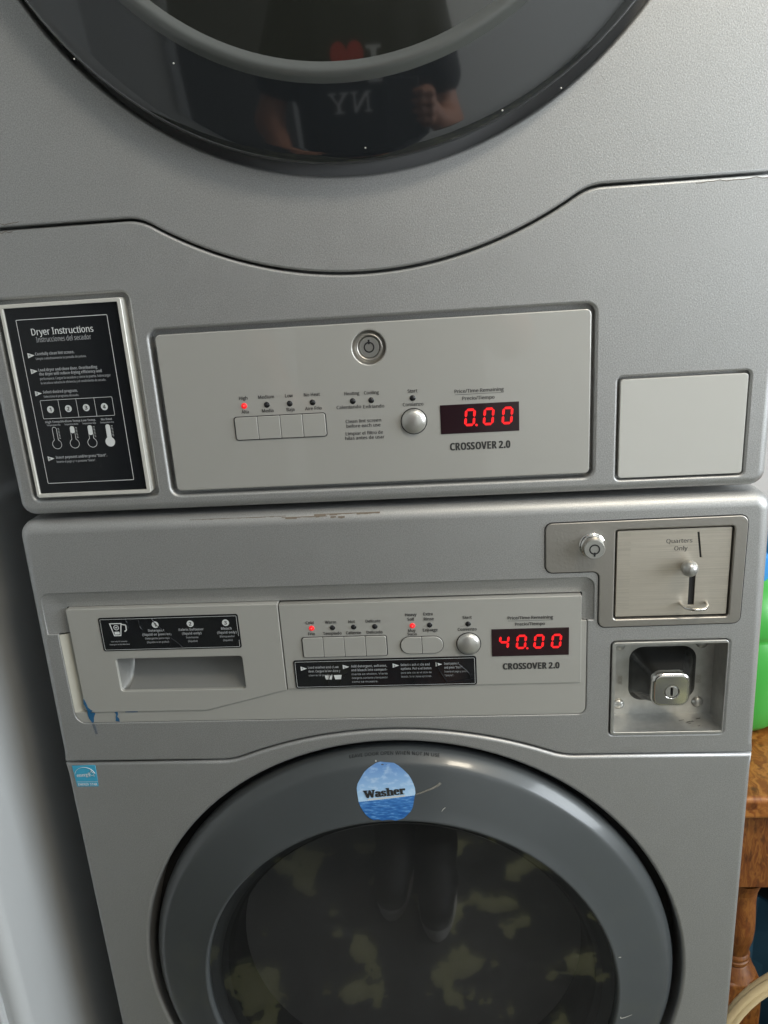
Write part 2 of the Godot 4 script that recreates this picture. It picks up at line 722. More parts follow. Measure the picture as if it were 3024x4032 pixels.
	m.transparency = BaseMaterial3D.TRANSPARENCY_ALPHA
	m = mat("grime", Color(0.10, 0.09, 0.08, 0.5), 0.8)
	m.transparency = BaseMaterial3D.TRANSPARENCY_ALPHA
	# printed picture of the sea
	var sea := Image.create(256, 256, false, Image.FORMAT_RGB8)
	var nz := FastNoiseLite.new()
	nz.seed = 5
	nz.frequency = 0.03
	nz.fractal_octaves = 4
	for y in 256:
		for x in 256:
			var horizon := 150.0 - 0.11 * (x - 128)
			var c := Color(0.36, 0.52, 0.74).lerp(Color(0.66, 0.79, 0.90), clampf(y / horizon, 0, 1))
			var cl := nz.get_noise_2d(x * 0.7, y * 1.3)
			c = c.lerp(Color(0.78, 0.85, 0.92), clampf(cl * 0.8, 0, 0.5))
			if y > horizon:
				var d := (y - horizon) / 106.0
				var wv := nz.get_noise_2d(x * 0.7 + 300 + y * 0.4, y * 3.4)
				c = Color(0.24, 0.45, 0.70).lerp(Color(0.14, 0.36, 0.62), d)
				c = c.lerp(Color(0.62, 0.78, 0.92), clampf(wv * 0.9 - 0.05, 0, 0.5))
				c = c.lerp(Color(0.07, 0.24, 0.48), clampf(-wv * 0.9, 0, 0.4))
			sea.set_pixel(x, y, c)
	m = mat("sea_print", Color.WHITE, 0.35)
	m.albedo_texture = ImageTexture.create_from_image(sea)
	# surroundings
	m = mat("wall", lin(0.60, 0.605, 0.60), 0.85)
	m = mat("ceiling", lin(0.80, 0.80, 0.78), 0.9)
	var worn := noise_tex(1024, 0.0085, 5, false, 1.0, ramp([[0.0, lin(0.045, 0.047, 0.046)], [0.662, lin(0.075, 0.077, 0.074)], [0.669, lin(0.30, 0.305, 0.155)], [0.75, lin(0.33, 0.33, 0.19)], [1.0, lin(0.36, 0.36, 0.22)]]), 4)
	m = mat("floor", Color.WHITE, 0.6)
	m.albedo_texture = worn
	tri_tex(m, Vector3.ONE * 0.8)
	mat("door_dark", lin(0.07, 0.072, 0.072), 0.5)
	m = mat("white_enamel", lin(0.45, 0.465, 0.475), 0.45)
	m = mat("window_glow", lin(0.8, 0.8, 0.8), 0.5)
	m.emission_enabled = true
	m.emission = Color(0.93, 0.97, 1.0)
	m.emission_energy_multiplier = 3.0
	m = mat("lamp_glow", lin(0.8, 0.8, 0.8), 0.5)
	m.emission_enabled = true
	m.emission = Color(1.0, 0.95, 0.86)
	m.emission_energy_multiplier = 12.0
	var grain := Image.create(512, 512, false, Image.FORMAT_RGB8)
	nz.seed = 77
	nz.frequency = 0.012
	for y in 512:
		for x in 512:
			var warp := nz.get_noise_2d(x * 0.8, y * 0.8) * 60.0
			var s := nz.get_noise_2d((x + warp) * 5.0, (y + warp) * 0.9)
			var t := nz.get_noise_2d(x * 2.0 + 900, y * 2.0)
			var c := Color(0.66, 0.40, 0.19).lerp(Color(0.86, 0.62, 0.34), clampf(s * 1.6 + 0.5, 0, 1))
			c = c.lerp(Color(0.42, 0.24, 0.11), clampf(t * 1.6 - 0.25, 0, 0.8))
			grain.set_pixel(x, y, c)
	m = mat("table_veneer", Color(0.74, 0.68, 0.62), 0.35)
	m.albedo_texture = ImageTexture.create_from_image(grain)
	tri_tex(m, Vector3.ONE * 4.0)
	m = mat("table_wood", Color(0.62, 0.56, 0.48), 0.45)
	m.albedo_texture = m.albedo_texture
	m.albedo_texture = mats["table_veneer"].albedo_texture
	tri_tex(m, Vector3(8, 2.5, 8))
	mat("green_plastic", lin(0.055, 0.36, 0.055), 0.35)
	mat("blue_plastic", lin(0.03, 0.25, 0.60), 0.35)
	mat("bag_black", lin(0.012, 0.012, 0.014), 0.4)
	mat("cloth_blue", lin(0.03, 0.10, 0.16), 0.9)
	mat("cane", lin(0.66, 0.52, 0.30), 0.5)
	mat("cane_dark", lin(0.20, 0.15, 0.06), 0.7)
	mat("skin", lin(0.36, 0.17, 0.11), 0.5)
	mat("shirt", lin(0.012, 0.012, 0.014), 0.85)
	mat("shorts", lin(0.02, 0.02, 0.022), 0.9)
	mat("heart_red", lin(0.82, 0.04, 0.04), 0.6)
	mat("shirt_white", lin(0.86, 0.86, 0.86), 0.6)
	mat("shoe", lin(0.015, 0.014, 0.014), 0.6)
	mat("sole", lin(0.62, 0.61, 0.60), 0.7)
	mat("hair", lin(0.01, 0.008, 0.007), 0.6)
	mat("phone_dark", lin(0.02, 0.02, 0.022), 0.15)

# what the shiny doors and panels mirror: floor, walls, ceiling, window, lamp
func surroundings() -> void:
	var m := M.new()
	m.box(Vector3(0.2, -0.05, 0.8), Vector3(5.0, 0.1, 4.2))
	structure("floor", m, "floor")
	m = M.new()
	m.box(Vector3(0.2, 1.35, 2.66), Vector3(5.0, 2.7, 0.12))
	structure("wall_behind", m, "wall")
	m = M.new()
	m.box(Vector3(0.2, 1.35, -0.86), Vector3(5.0, 2.7, 0.12))
	structure("wall_front", m, "wall")
	m = M.new()
	m.box(Vector3(-2.26, 1.35, 0.9), Vector3(0.12, 2.7, 3.4))
	structure("wall_left", m, "wall")
	m = M.new()
	m.box(Vector3(2.32, 1.35, 0.9), Vector3(0.12, 2.7, 3.4))
	structure("wall_right", m, "wall")
	m = M.new()
	m.box(Vector3(0.2, 2.75, 0.9), Vector3(5.0, 0.1, 3.6))
	structure("ceiling", m, "ceiling")
	var t := thing("window", "bright daylit window with white frame in the side wall", "window", Vector3(2.25, 1.0, 1.00))
	m = M.new()
	m.box(Vector3(2.245, 1.7, 1.00), Vector3(0.02, 1.3, 1.6))
	part(t, "window_pane", m, "window_glow")
	m = M.new()
	for s in [-1.0, 1.0]:
		m.box(Vector3(2.235, 1.7, 1.00 + s * 0.84), Vector3(0.05, 1.46, 0.08))
		m.box(Vector3(2.235, 1.7 + s * 0.69, 1.00), Vector3(0.05, 0.08, 1.6))
	part(t, "frame", m, "white_enamel")
	t = thing("ceiling_lamp", "square flat ceiling lamp with a warm white diffuser", "lamp", Vector3(0.75, 2.54, 0.95))
	m = M.new()
	m.box(Vector3(0.75, 2.53, 0.95), Vector3(0.34, 0.02, 0.34))
	part(t, "diffuser", m, "lamp_glow")
	m = M.new()
	m.box(Vector3(0.75, 2.62, 0.95), Vector3(0.40, 0.16, 0.40), 0.02)
	part(t, "housing", m, "white_enamel")
	t = thing("door", "tall dark grey door in the wall behind the person", "door", Vector3(-1.02, 0, 2.58))
	m = M.new()
	m.box(Vector3(-1.02, 1.03, 2.585), Vector3(0.78, 2.05, 0.03), 0.004)
	part(t, "door_leaf", m, "door_dark")
	m = M.new()
	for s in [-1.0, 1.0]:
		m = M.new()
		m.box(Vector3(-1.02 + s * 0.43, 1.06, 2.58), Vector3(0.07, 2.12, 0.04), 0.004)
		part(t, "door_post", m, "white_enamel")
	m = M.new()
	m.tube([Vector3(-0.70, 1.0, 2.572), Vector3(-0.70, 1.0, 2.53), Vector3(-0.80, 1.0, 2.525)], 0.009, 10)
	part(t, "handle", m, "bolt")
	# the cabinet beside the washer
	t = thing("white_cabinet", "tall white enamelled cabinet close beside the left side of the machines", "cabinet", Vector3(-0.62, 0, -0.35))
	m = M.new()
	m.box(Vector3(-0.62, 0.98, -0.335), Vector3(0.40, 1.96, 0.77), 0.014)
	part(t, "body", m, "white_enamel")
	m = M.new()
	m.plate(rr(-0.80, 0.06, -0.44, 1.93, 0.012), 0.058, 0.045, 0.003)
	part(t, "door", m, "white_enamel")

# ------------------------------------------------------------------ common control parts
func seven(m: M, ch: String, x: float, y: float, w: float, h: float, lean: float, z: float) -> void:
	var t := w * 0.23
	var on: String = {"0": "abcdef", "4": "fgbc"}[ch]
	var g := t * 0.12
	var x0 := x + t / 2
	var x1 := x + w - t / 2
	var ys := [y + t / 2, y + h / 2, y + h - t / 2]
	for s in on:
		var a: Vector2
		var b: Vector2
		match s:
			"a": a = Vector2(x0, ys[2]); b = Vector2(x1, ys[2])
			"b": a = Vector2(x1, ys[2]); b = Vector2(x1, ys[1])
			"c": a = Vector2(x1, ys[1]); b = Vector2(x1, ys[0])
			"d": a = Vector2(x0, ys[0]); b = Vector2(x1, ys[0])
			"e": a = Vector2(x0, ys[0]); b = Vector2(x0, ys[1])
			"f": a = Vector2(x0, ys[1]); b = Vector2(x0, ys[2])
			"g": a = Vector2(x0, ys[1]); b = Vector2(x1, ys[1])
		var d := (b - a).normalized()
		var q := Vector2(-d.y, d.x) * t / 2
		a += d * g
		b -= d * g
		var lp := PackedVector2Array([a, a + d * t / 2 - q, b - d * t / 2 - q, b, b - d * t / 2 + q, a + d * t / 2 + q])
		for i in lp.size():
			lp[i].x += (lp[i].y - y) * lean
		m.face(lp, [], z)

func price_display(root: Node3D, x0: float, y0: float, x1: float, y1: float, z: float, digits: String, xs: Array, dy: float, dw: float, dh: float, dot: Vector2) -> void:
	var m := M.new()
	m.plate(rr(x0, y0, x1, y1, 0.0004, 2), z + 0.0004, z - 0.002, 0.0003)
	var d := part(root, "price_display", m, "display_glass", "dark display window with glowing red digits")
	for i in xs.size():
		m = M.new()
		seven(m, digits[i], xs[i], dy, dw, dh, 0.10, z + 0.0007)
		part(d, "digit", m, "led_red")
	m = M.new()
	m.disc(Vector3(dot.x, dot.y, z + 0.0007), 0.0011, 12)
	part(d, "decimal_point", m, "led_red")

func lamp(root: Node3D, x: float, y: float, z: float, lit: bool) -> void:
	var m := M.new()
	m.lathe(Vector3(x, y, z), [Vector2(0.0026, 0.0), Vector2(0.0024, 0.0003), Vector2(0.0021, 0.0004), Vector2(0.0014, 0.0010), Vector2(0.0, 0.0013)], 20)
	if lit:
		var o := part(root, "indicator_light", m, "led_red", "small indicator light glowing red")
		m = M.new()
		m.lathe(Vector3(x - 0.0002, y + 0.0001, z + 0.0006), [Vector2(0.0009, 0.0), Vector2(0.0006, 0.0009), Vector2(0.0, 0.0012)], 12)
		part(o, "glowing_core", m, "led_hot")
	else:
		part(root, "indicator_light", m, "lamp_off")

func domed(root: Node3D, called: String, x: float, y: float, z: float, r: float) -> void:
	var m := M.new()
	var p: Array = [Vector2(r, -0.002), Vector2(r, 0.0012)]
	for i in 9:
		var a := PI / 2 * i / 8
		p.append(Vector2(r * 0.97 * cos(a), 0.0014 + 0.0042 * sin(a)))
	m.lathe(Vector3(x, y, z), p, 40)
	var o := part(root, called, m, "knob_silver", "round domed silver start button")
	m = M.new()
	m.lathe(Vector3(x, y, z), [Vector2(r + 0.0009, 0.00015), Vector2(r, 0.00025)], 40)
	part(o, "gap", m, "black_gap")

func cam_lock(root: Node3D, c: Vector3, r: float, mat_name: String, notch: float) -> void:
	var m := M.new()
	m.lathe(c, [Vector2(r, -0.006), Vector2(r, -0.0006), Vector2(r - 0.0006, 0.0), Vector2(r - 0.0006, 0.0), Vector2(r * 0.52, 0.0), Vector2(r * 0.52, 0.0), Vector2(r * 0.52, -0.002), Vector2(r * 0.52, -0.002), Vector2(r * 0.38, -0.002), Vector2(r * 0.38, -0.002), Vector2(r * 0.38, -0.0002), Vector2(r * 0.38, -0.0002), Vector2(0, -0.0002)], 40)
	var o := part(root, "lock_barrel", m, mat_name)
	m = M.new()
	m.lathe(c, [Vector2(r * 0.52, 0.00015), Vector2(r * 0.39, 0.00015)], 40)
	var a := Vector2(0, r * 0.30 * notch)
	m.face(rr(c.x - r * 0.09, c.y + minf(a.y, a.y + r * 0.42 * notch), c.x + r * 0.09, c.y + maxf(a.y, a.y + r * 0.42 * notch), r * 0.02, 2), [], c.z + 0.0002)
	part(o, "key_way", m, "black_gap")

func buttons4(root: Node3D, called: String, xs: Array, y0: float, y1: float, z: float) -> void:
	var m := M.new()
	m.face(rr(xs[0] - 0.0007, y0 - 0.0007, xs[4] + 0.0007, y1 + 0.0007, 0.0026), [], z + 0.00025)
	part(root, "button_surround", m, "black_gap")
	for i in 4:
		m = M.new()
		var a := 0.002 if i == 0 else 0.0006
		var b := 0.002 if i == 3 else 0.0006
		m.plate(rr(xs[i] + 0.0002, y0, xs[i + 1] - 0.0002, y1, [a, b, b, a]), z + 0.0013, z - 0.001, 0.0005)
		part(root, called, m, "button")

func arrow(m: M, x: float, y: float, w: float, h: float, z: float) -> void:
	m.face(PackedVector2Array([Vector2(x, y - h / 2), Vector2(x + w, y), Vector2(x, y + h / 2)]), [], z)

func line_frame(m: M, x0: float, y0: float, x1: float, y1: float, r: float, t: float, z: float) -> void:
	var a := rr(x0, y0, x1, y1, r)
	m.face(a, [M.offs(a, -t)], z)

# ------------------------------------------------------------------ dryer
func dryer() -> void:
	var root := thing("tumble_dryer", "silver coin laundry dryer stacked on top of the washing machine", "dryer", Vector3(0, 1.097, -0.36))
	var W := 0.3345
	var m := M.new()
	m.box(Vector3(0, 1.56, -0.375), Vector3(W * 2 - 0.006, 0.915, 0.70), 0.01)
	part(root, "cabinet", m, "cabinet_paint")
	# seam between the two front panels
	var c := Vector2(0.0, 1.6253)
	var r := 0.3319
	var seam: Array = []
	var ys := 1.3468
	var a1 := asin((c.y - ys) / r)
	var x1 := cos(a1) * r
	var arc: Array = []
	for i in 41:
		var a := lerpf(PI + a1, TAU - a1, i / 40.0)
		arc.append(c + Vector2(cos(a), sin(a)) * r)
	# soften the two kinks
	var path: Array = []
	var kink := func(p: Vector2, u: Vector2, w: Vector2, t: float) -> Array:
		var out: Array = []
		for i in 7:
			var q := i / 6.0
			out.append((p + u * t).lerp(p, q).lerp(p.lerp(p + w * t, q), q))
		return out
	var tl: Vector2 = (arc[2] - arc[0]).normalized()
	path.append(Vector2(-W, ys))
	path.append_array(kink.call(arc[0], Vector2(-1, 0), tl, 0.012))
	for i in range(2, 39):
		path.append(arc[i])
	path.append_array(kink.call(arc[40], Vector2(-tl.x, tl.y), Vector2(1, 0), 0.012))
	path.append(Vector2(W, ys))
	var g := 0.0011
	# lower panel: bottom corners rounded, top edge is the seam
	var low := PackedVector2Array()
	var bev := PackedFloat32Array()
	for p in rr(-W, 1.0972, W, 1.3, [0.013, 0.013, 0.0, 0.0], 8):
		if p.y < 1.25:
			low.append(p)
			bev.append(0.0085)
	low.append(Vector2(W, 1.33)); bev.append(0.006)
	for i in range(path.size() - 1, -1, -1):
		low.append(path[i] - Vector2(0, g)); bev.append(0.0022)
	low.append(Vector2(-W, 1.33)); bev.append(0.006)
	m = M.new()
	m.plate(low, 0.0, -0.03, 0.003, [
		[rr(-0.1880, 1.1112, 0.1878, 1.2580, 0.008), 0.0028, 0.011],
		[rr(-0.3185, 1.1115, -0.2003, 1.2905, 0.006), 0.0028, 0.009],
		[rr(0.2070, 1.1077, 0.3145, 1.1968, 0.004), 0.0022, 0.008]], bev)
	part(root, "lower_front_panel", m, "paint")
	m = M.new()
	m.face(rr(-0.1895, 1.1095, 0.1895, 1.2595, 0.006), [], -0.0108)
	m.face(rr(-0.3200, 1.1100, -0.1985, 1.2920, 0.006), [], -0.0088)
	m.face(rr(0.2055, 1.1062, 0.3160, 1.1983, 0.004), [], -0.0078)
	part(root, "recess_floor", m, "paint")
	# upper panel with the round opening
	var dc := Vector2(0.0, 1.657)
	var up := PackedVector2Array()
	bev = PackedFloat32Array()
	for p in path:
		up.append(p + Vector2(0, g)); bev.append(0.0022)
	up.append(Vector2(W, 1.36)); bev.append(0.006)
	for p in [Vector2(W, 2.0), Vector2(-W, 2.0), Vector2(-W, 1.36)]:
		up.append(p); bev.append(0.006)
	m = M.new()
	m.plate(up, 0.0, -0.03, 0.003, [[circle(dc, 0.2895, 128), 0.0030, 0.035]], bev)
	part(root, "upper_front_panel", m, "paint")
	# door
	var prof: Array = [Vector2(0.292, -0.034), Vector2(0.278, -0.034), Vector2(0.2770, 0.0125)]  # seal, its black rubber run up the door side to paint the shadow gap
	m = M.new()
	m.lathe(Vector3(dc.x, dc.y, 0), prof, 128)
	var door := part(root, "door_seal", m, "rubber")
	m = M.new()
	prof = [Vector2(0.274, 0.010), Vector2(0.2800, 0.0115), Vector2(0.2826, 0.0138), Vector2(0.2836, 0.0168), Vector2(0.2828, 0.0195), Vector2(0.2808, 0.0215), Vector2(0.2790, 0.0222)]
	var rc := 1.28
	var zt := func(q: float) -> float: return 0.0225 + sqrt(rc * rc - q * q) - sqrt(rc * rc - 0.279 * 0.279)
	for i in 12:
		var q := lerpf(0.2775, 0.2310, i / 11.0)
		prof.append(Vector2(q, zt.call(q)))
	m.lathe(Vector3(dc.x, dc.y, 0), prof, 160)
	door = part(root, "door", m, "dryer_ring", "round dark smoked door with a raised ring")
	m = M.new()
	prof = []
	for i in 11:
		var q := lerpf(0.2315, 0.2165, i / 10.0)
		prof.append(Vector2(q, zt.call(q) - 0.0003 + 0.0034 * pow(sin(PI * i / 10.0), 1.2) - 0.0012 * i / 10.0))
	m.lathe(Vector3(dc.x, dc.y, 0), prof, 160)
	part(door, "raised_ring", m, "ridge_highlight")
	m = M.new()
	prof = []
	for i in 25:
		var q := lerpf(0.2173, 0.0, i / 24.0)
		prof.append(Vector2(q, zt.call(q) - 0.0012))
	m.lathe(Vector3(dc.x, dc.y, 0), prof, 160)
	part(door, "window", m, "dryer_dome")
	for q in [Vector2(-0.1270, 1.4490), Vector2(0.1130, 1.4010), Vector2(0.1560, 1.4130), Vector2(-0.2050, 1.4600), Vector2(0.0100, 1.3830)]:
		m = M.new()
		m.lathe(Vector3(q.x, q.y, zt.call((q - dc).length())), [Vector2(0.0007, 0.0), Vector2(0.0004, 0.0003), Vector2(0.0, 0.0004)], 8)
		part(door, "dust_speck", m, "scratch")
	# control panel
	m = M.new()
	m.plate(rr(-0.1825, 1.1153, 0.1845, 1.2538, 0.0045), 0.0005, -0.011, 0.0011, [[circle(Vector2(0.0003, 1.2330), 0.0142, 40), 0.0012, 0.006]])
	var panel := part(root, "control_panel", m, "fascia", "light silver control panel with rounded corners")
	m = M.new()
	m.lathe(Vector3(0.0003, 1.2330, 0), [Vector2(0.0145, -0.0045), Vector2(0.0128, -0.0048), Vector2(0.0112, -0.0018), Vector2(0.0100, -0.0016), Vector2(0.0088, -0.0052)], 40)
	part(root, "lock_collar", m, "cast_metal")
	cam_lock(root, Vector3(0.0003, 1.2330, -0.0022), 0.0088, "bolt", 1.0)
	var z := 0.0006
	var lx := [-0.1118, -0.0917, -0.0716, -0.0515]
	for i in 4:
		lamp(root, lx[i], 1.1894, z, i == 0)
	lamp(root, -0.0166, 1.1887, z, false)
	lamp(root, -0.0006, 1.1886, z, false)
	lamp(root, 0.0350, 1.1886, z, false)
	buttons4(root, "heat_button", [-0.1218, -0.1015, -0.0814, -0.0617, -0.0415], 1.1597, 1.1796, z)
	domed(root, "start_button", 0.0351, 1.1686, z, 0.0106)
	price_display(root, 0.0579, 1.1559, 0.1250, 1.1811, z, "000", [0.0778, 0.0937, 0.1096], 1.1620, 0.0093, 0.0152, Vector2(0.0886, 1.1627))
	m = M.new()
	var tx := [["High", "Alta"], ["Medium", "Media"], ["Low", "Baja"], ["No Heat", "Aire Frio"]]
	for i in 4:
		firm(m, tx[i][0], Vector3(lx[i], 1.1948, z), 0.0029)
		firm(m, tx[i][1], Vector3(lx[i] + 0.0002, 1.1828, z), 0.0029)
	firm(m, "Heating", Vector3(-0.0169, 1.1939, z), 0.0029)
	firm(m, "Cooling", Vector3(0.0000, 1.1937, z), 0.0029)
	firm(m, "Calentando", Vector3(-0.0204, 1.1823, z), 0.0029, 0.0212)
	firm(m, "Enfriando", Vector3(0.0012, 1.1818, z), 0.0029, 0.0180)
	firm(m, "Clean lint screen", Vector3(-0.0087, 1.1697, z), 0.0029, 0.0308)
	firm(m, "before each use", Vector3(-0.0089, 1.1656, z), 0.0029, 0.0296)
	firm(m, "Limpiar el filtro de", Vector3(-0.0086, 1.1590, z), 0.0029, 0.0325)
	firm(m, "hilas antes de usar", Vector3(-0.0084, 1.1549, z), 0.0029, 0.0343)
	firm(m, "Start", Vector3(0.0352, 1.1932, z), 0.0030)
	firm(m, "Comienzo", Vector3(0.0351, 1.1818, z), 0.0030)
	firm(m, "Price/Time Remaining", Vector3(0.0916, 1.1908, z), 0.0030, 0.0414)
	m.face(rr(0.0709, 1.1893, 0.1122, 1.1896, 0.0001, 1), [], z + 0.0001)
	firm(m, "Precio/Tiempo", Vector3(0.0908, 1.1845, z), 0.0030, 0.0272)
	part(panel, "lettering", m, "print_dark")
	m = M.new()
	bold(m, "CROSSOVER 2.0", Vector3(0.0912, 1.1412, z), 0.0066, 0, "Droid Sans Bold", 0.0516, 0.0, 0.00022)
	part(panel, "model_lettering", m, "print_black")
	# instruction plate
	m = M.new()
	var o := rr(-0.3131, 1.1154, -0.2058, 1.2866, 0.0024)
	m.plate(o, 0.0035, -0.009, 0.0007, [[rr(-0.3101, 1.1189, -0.2094, 1.2833, 0.0008, 3), 0.0005, 0.0025]])
	var plate := part(root, "instruction_plate", m, "frame_silver", "black instruction plate in a bright silver frame")
	m = M.new()
	m.face(rr(-0.3105, 1.1185, -0.2090, 1.2837, 0.001), [], 0.0015)
	part(plate, "black_panel", m, "black_gloss")
	z = 0.0018
	m = M.new()
	line_frame(m, -0.3014, 1.1280, -0.2202, 1.2735, 0.001, 0.0005, z)
	text(m, "Dryer Instructions", Vector3(-0.2620, 1.2598, z), 0.0056, 0, "Droid Sans", 0.0550)
	for i in 4:
		arrow(m, -0.2968, [1.2430, 1.2294, 1.2100, 1.1512][i], 0.0062, 0.0046, z)
	line_frame(m, -0.2938, 1.1872, -0.2279, 1.2039, 0.001, 0.00035, z)
	for x in [-0.2773, -0.2609, -0.2444]:
		m.face(PackedVector2Array([Vector2(x - 0.00017, 1.1875), Vector2(x + 0.00017, 1.1875), Vector2(x + 0.00017, 1.2036), Vector2(x - 0.00017, 1.2036)]), [], z)
	var tcx := [-0.2856, -0.2692, -0.2528, -0.2363]
	for i in 4:
		m.disc(Vector3(tcx[i], 1.1954, z), 0.0031, 20)
		# thermometers: outline filled white from the top down
		var fill: float = [0.0, 0.45, 0.62, 1.0][i]
		var bulb := circle(Vector2(tcx[i], 1.1640), 0.0044, 28)
		var stem := rr(tcx[i] - 0.0021, 1.1655, tcx[i] + 0.0021, 1.1797, 0.0020)
		var shape: PackedVector2Array = Geometry2D.merge_polygons(M.scaled(bulb, 1000), M.scaled(stem, 1000))[0]
		shape = M.scaled(shape, 0.001)
		if fill >= 1.0:
			m.face(shape, [], z)
		else:
			m.face(shape, [M.scaled(Geometry2D.offset_polygon(M.scaled(shape, 1000), -0.38)[0], 0.001)], z)
			if fill > 0.0:
				m.face(rr(tcx[i] - 0.0018, 1.1797 - 0.0142 * fill, tcx[i] + 0.0018, 1.1794, 0.0016), [], z + 0.00005)
		for k in 8:
			m.face(PackedVector2Array([Vector2(tcx[i] + 0.0030, 1.1690 + k * 0.0013), Vector2(tcx[i] + 0.0045, 1.1690 + k * 0.0013), Vector2(tcx[i] + 0.0045, 1.1693 + k * 0.0013), Vector2(tcx[i] + 0.0030, 1.1693 + k * 0.0013)]), [], z)
	part(plate, "white_print", m, "print_white")
	m = M.new()
	text(m, "Instrucciones del secador", Vector3(-0.2620, 1.2538, z), 0.0044, 0, "Droid Sans", 0.0490)
	text(m, "Carefully clean lint screen.", Vector3(-0.2899, 1.2428, z), 0.0025, -1, "Droid Sans Bold", 0.0352)
	text(m, "Limpie cuidadosamente la pantalla de pelusa.", Vector3(-0.2899, 1.2390, z), 0.0020, -1, "Droid Sans", 0.0452)
	text(m, "Load dryer and close door. Overloading", Vector3(-0.2897, 1.2290, z), 0.0025, -1, "Droid Sans Bold", 0.0530)
	text(m, "the dryer will reduce drying efficiency and", Vector3(-0.2897, 1.2254, z), 0.0025, -1, "Droid Sans Bold", 0.0564)
	text(m, "performance. Cargue la secadora y cierre la puerta. Sobrecargar", Vector3(-0.2897, 1.2215, z), 0.0022, -1, "Droid Sans", 0.0638)
	text(m, "la secadora reducira la eficiencia y el rendimiento de secado.", Vector3(-0.2897, 1.2179, z), 0.0020, -1, "Droid Sans", 0.0590)
	text(m, "Select desired program.", Vector3(-0.2895, 1.2097, z), 0.0025, -1, "Droid Sans Bold", 0.0316)
	text(m, "Seleccione el programa deseado.", Vector3(-0.2895, 1.2060, z), 0.0020, -1, "Droid Sans", 0.0320)
	var temps := [["High Temp.", "Temperatura Alta"], ["Medium Temp.", "Temperatura Media"], ["Low Temp.", "Temperatura Baja"], ["No Heat", "Temperatura Fria"]]
	for i in 4:
		text(m, temps[i][0], Vector3(tcx[i], 1.1834, z), 0.0019, 0, "Droid Sans Bold")
		text(m, temps[i][1], Vector3(tcx[i], 1.1808, z), 0.0015, 0, "Droid Sans", 0.0125)
	text(m, "Insert payment and/or press \"Start\".", Vector3(-0.2892, 1.1508, z), 0.0025, -1, "Droid Sans Bold", 0.0478)
	text(m, "Inserte el pago y / o presione \"Inicio\".", Vector3(-0.2892, 1.1470, z), 0.0020, -1, "Droid Sans", 0.0366)
	part(plate, "lettering", m, "print_grey")
	for i in 4:
		m = M.new()
		text(m, str(i + 1), Vector3(tcx[i], 1.1937, z + 0.0002), 0.0034, 0, "Droid Sans Bold")
		part(plate, "numeral", m, "print_black")
		m = M.new()
		text(m, str(i + 1), Vector3(-0.2949, [1.2422, 1.2286, 1.2092, 1.1504][i], z + 0.0002), 0.0017, 0, "Droid Sans Bold")
		part(plate, "numeral", m, "print_black")
	# blank plate
	m = M.new()
	m.plate(rr(0.2090, 1.1096, 0.3126, 1.1947, 0.0028), 0.0006, -0.008, 0.0007)
	part(root, "blank_cover", m, "blank_white", "plain pale grey rectangular cover plate")
	# chipped paint by the seam
	for q in [[-0.320, -0.283, 1.3508, 0.0012], [-0.318, -0.29, 1.3442, 0.0008], [0.262, 0.33, 1.3438, 0.0008]]:
		var pts: Array = []
		for i in 16:
			pts.append(Vector3(lerpf(q[0], q[1], i / 15.0), q[2] + rng.randf_range(-1, 1) * q[3], 0.0))
		m = M.new()
		m.tube(pts, 0.00025, 5)
		part(root, "paint_chip", m, "residue")

# ------------------------------------------------------------------ washer
func ring_z(x: float, y: float) -> float:
	var q := Vector2(x + 0.001, y - 0.557).length()
	if q > 0.2725:
		return 0.0098 - (q - 0.2725) * 1.15
	return lerpf(0.0098, 0.0262, (0.2725 - q) / 0.0515)

func smear(pts: Array, jitter: float) -> PackedVector2Array:
	# closed outline round a chain of [x, y, half width]
	var left := PackedVector2Array()
	var right := PackedVector2Array()
	var k := pts.size()
	for i in k:
		var a := Vector2(pts[maxi(i - 1, 0)][0], pts[maxi(i - 1, 0)][1])
		var b := Vector2(pts[mini(i + 1, k - 1)][0], pts[mini(i + 1, k - 1)][1])
		var d := (b - a).normalized()
		var q := Vector2(-d.y, d.x)
		var p := Vector2(pts[i][0], pts[i][1])
		left.append(p + q * (pts[i][2] + rng.randf_range(-jitter, jitter)))
		right.append(p - q * (pts[i][2] + rng.randf_range(-jitter, jitter)))
	right.reverse()
	left.append_array(right)
	return left

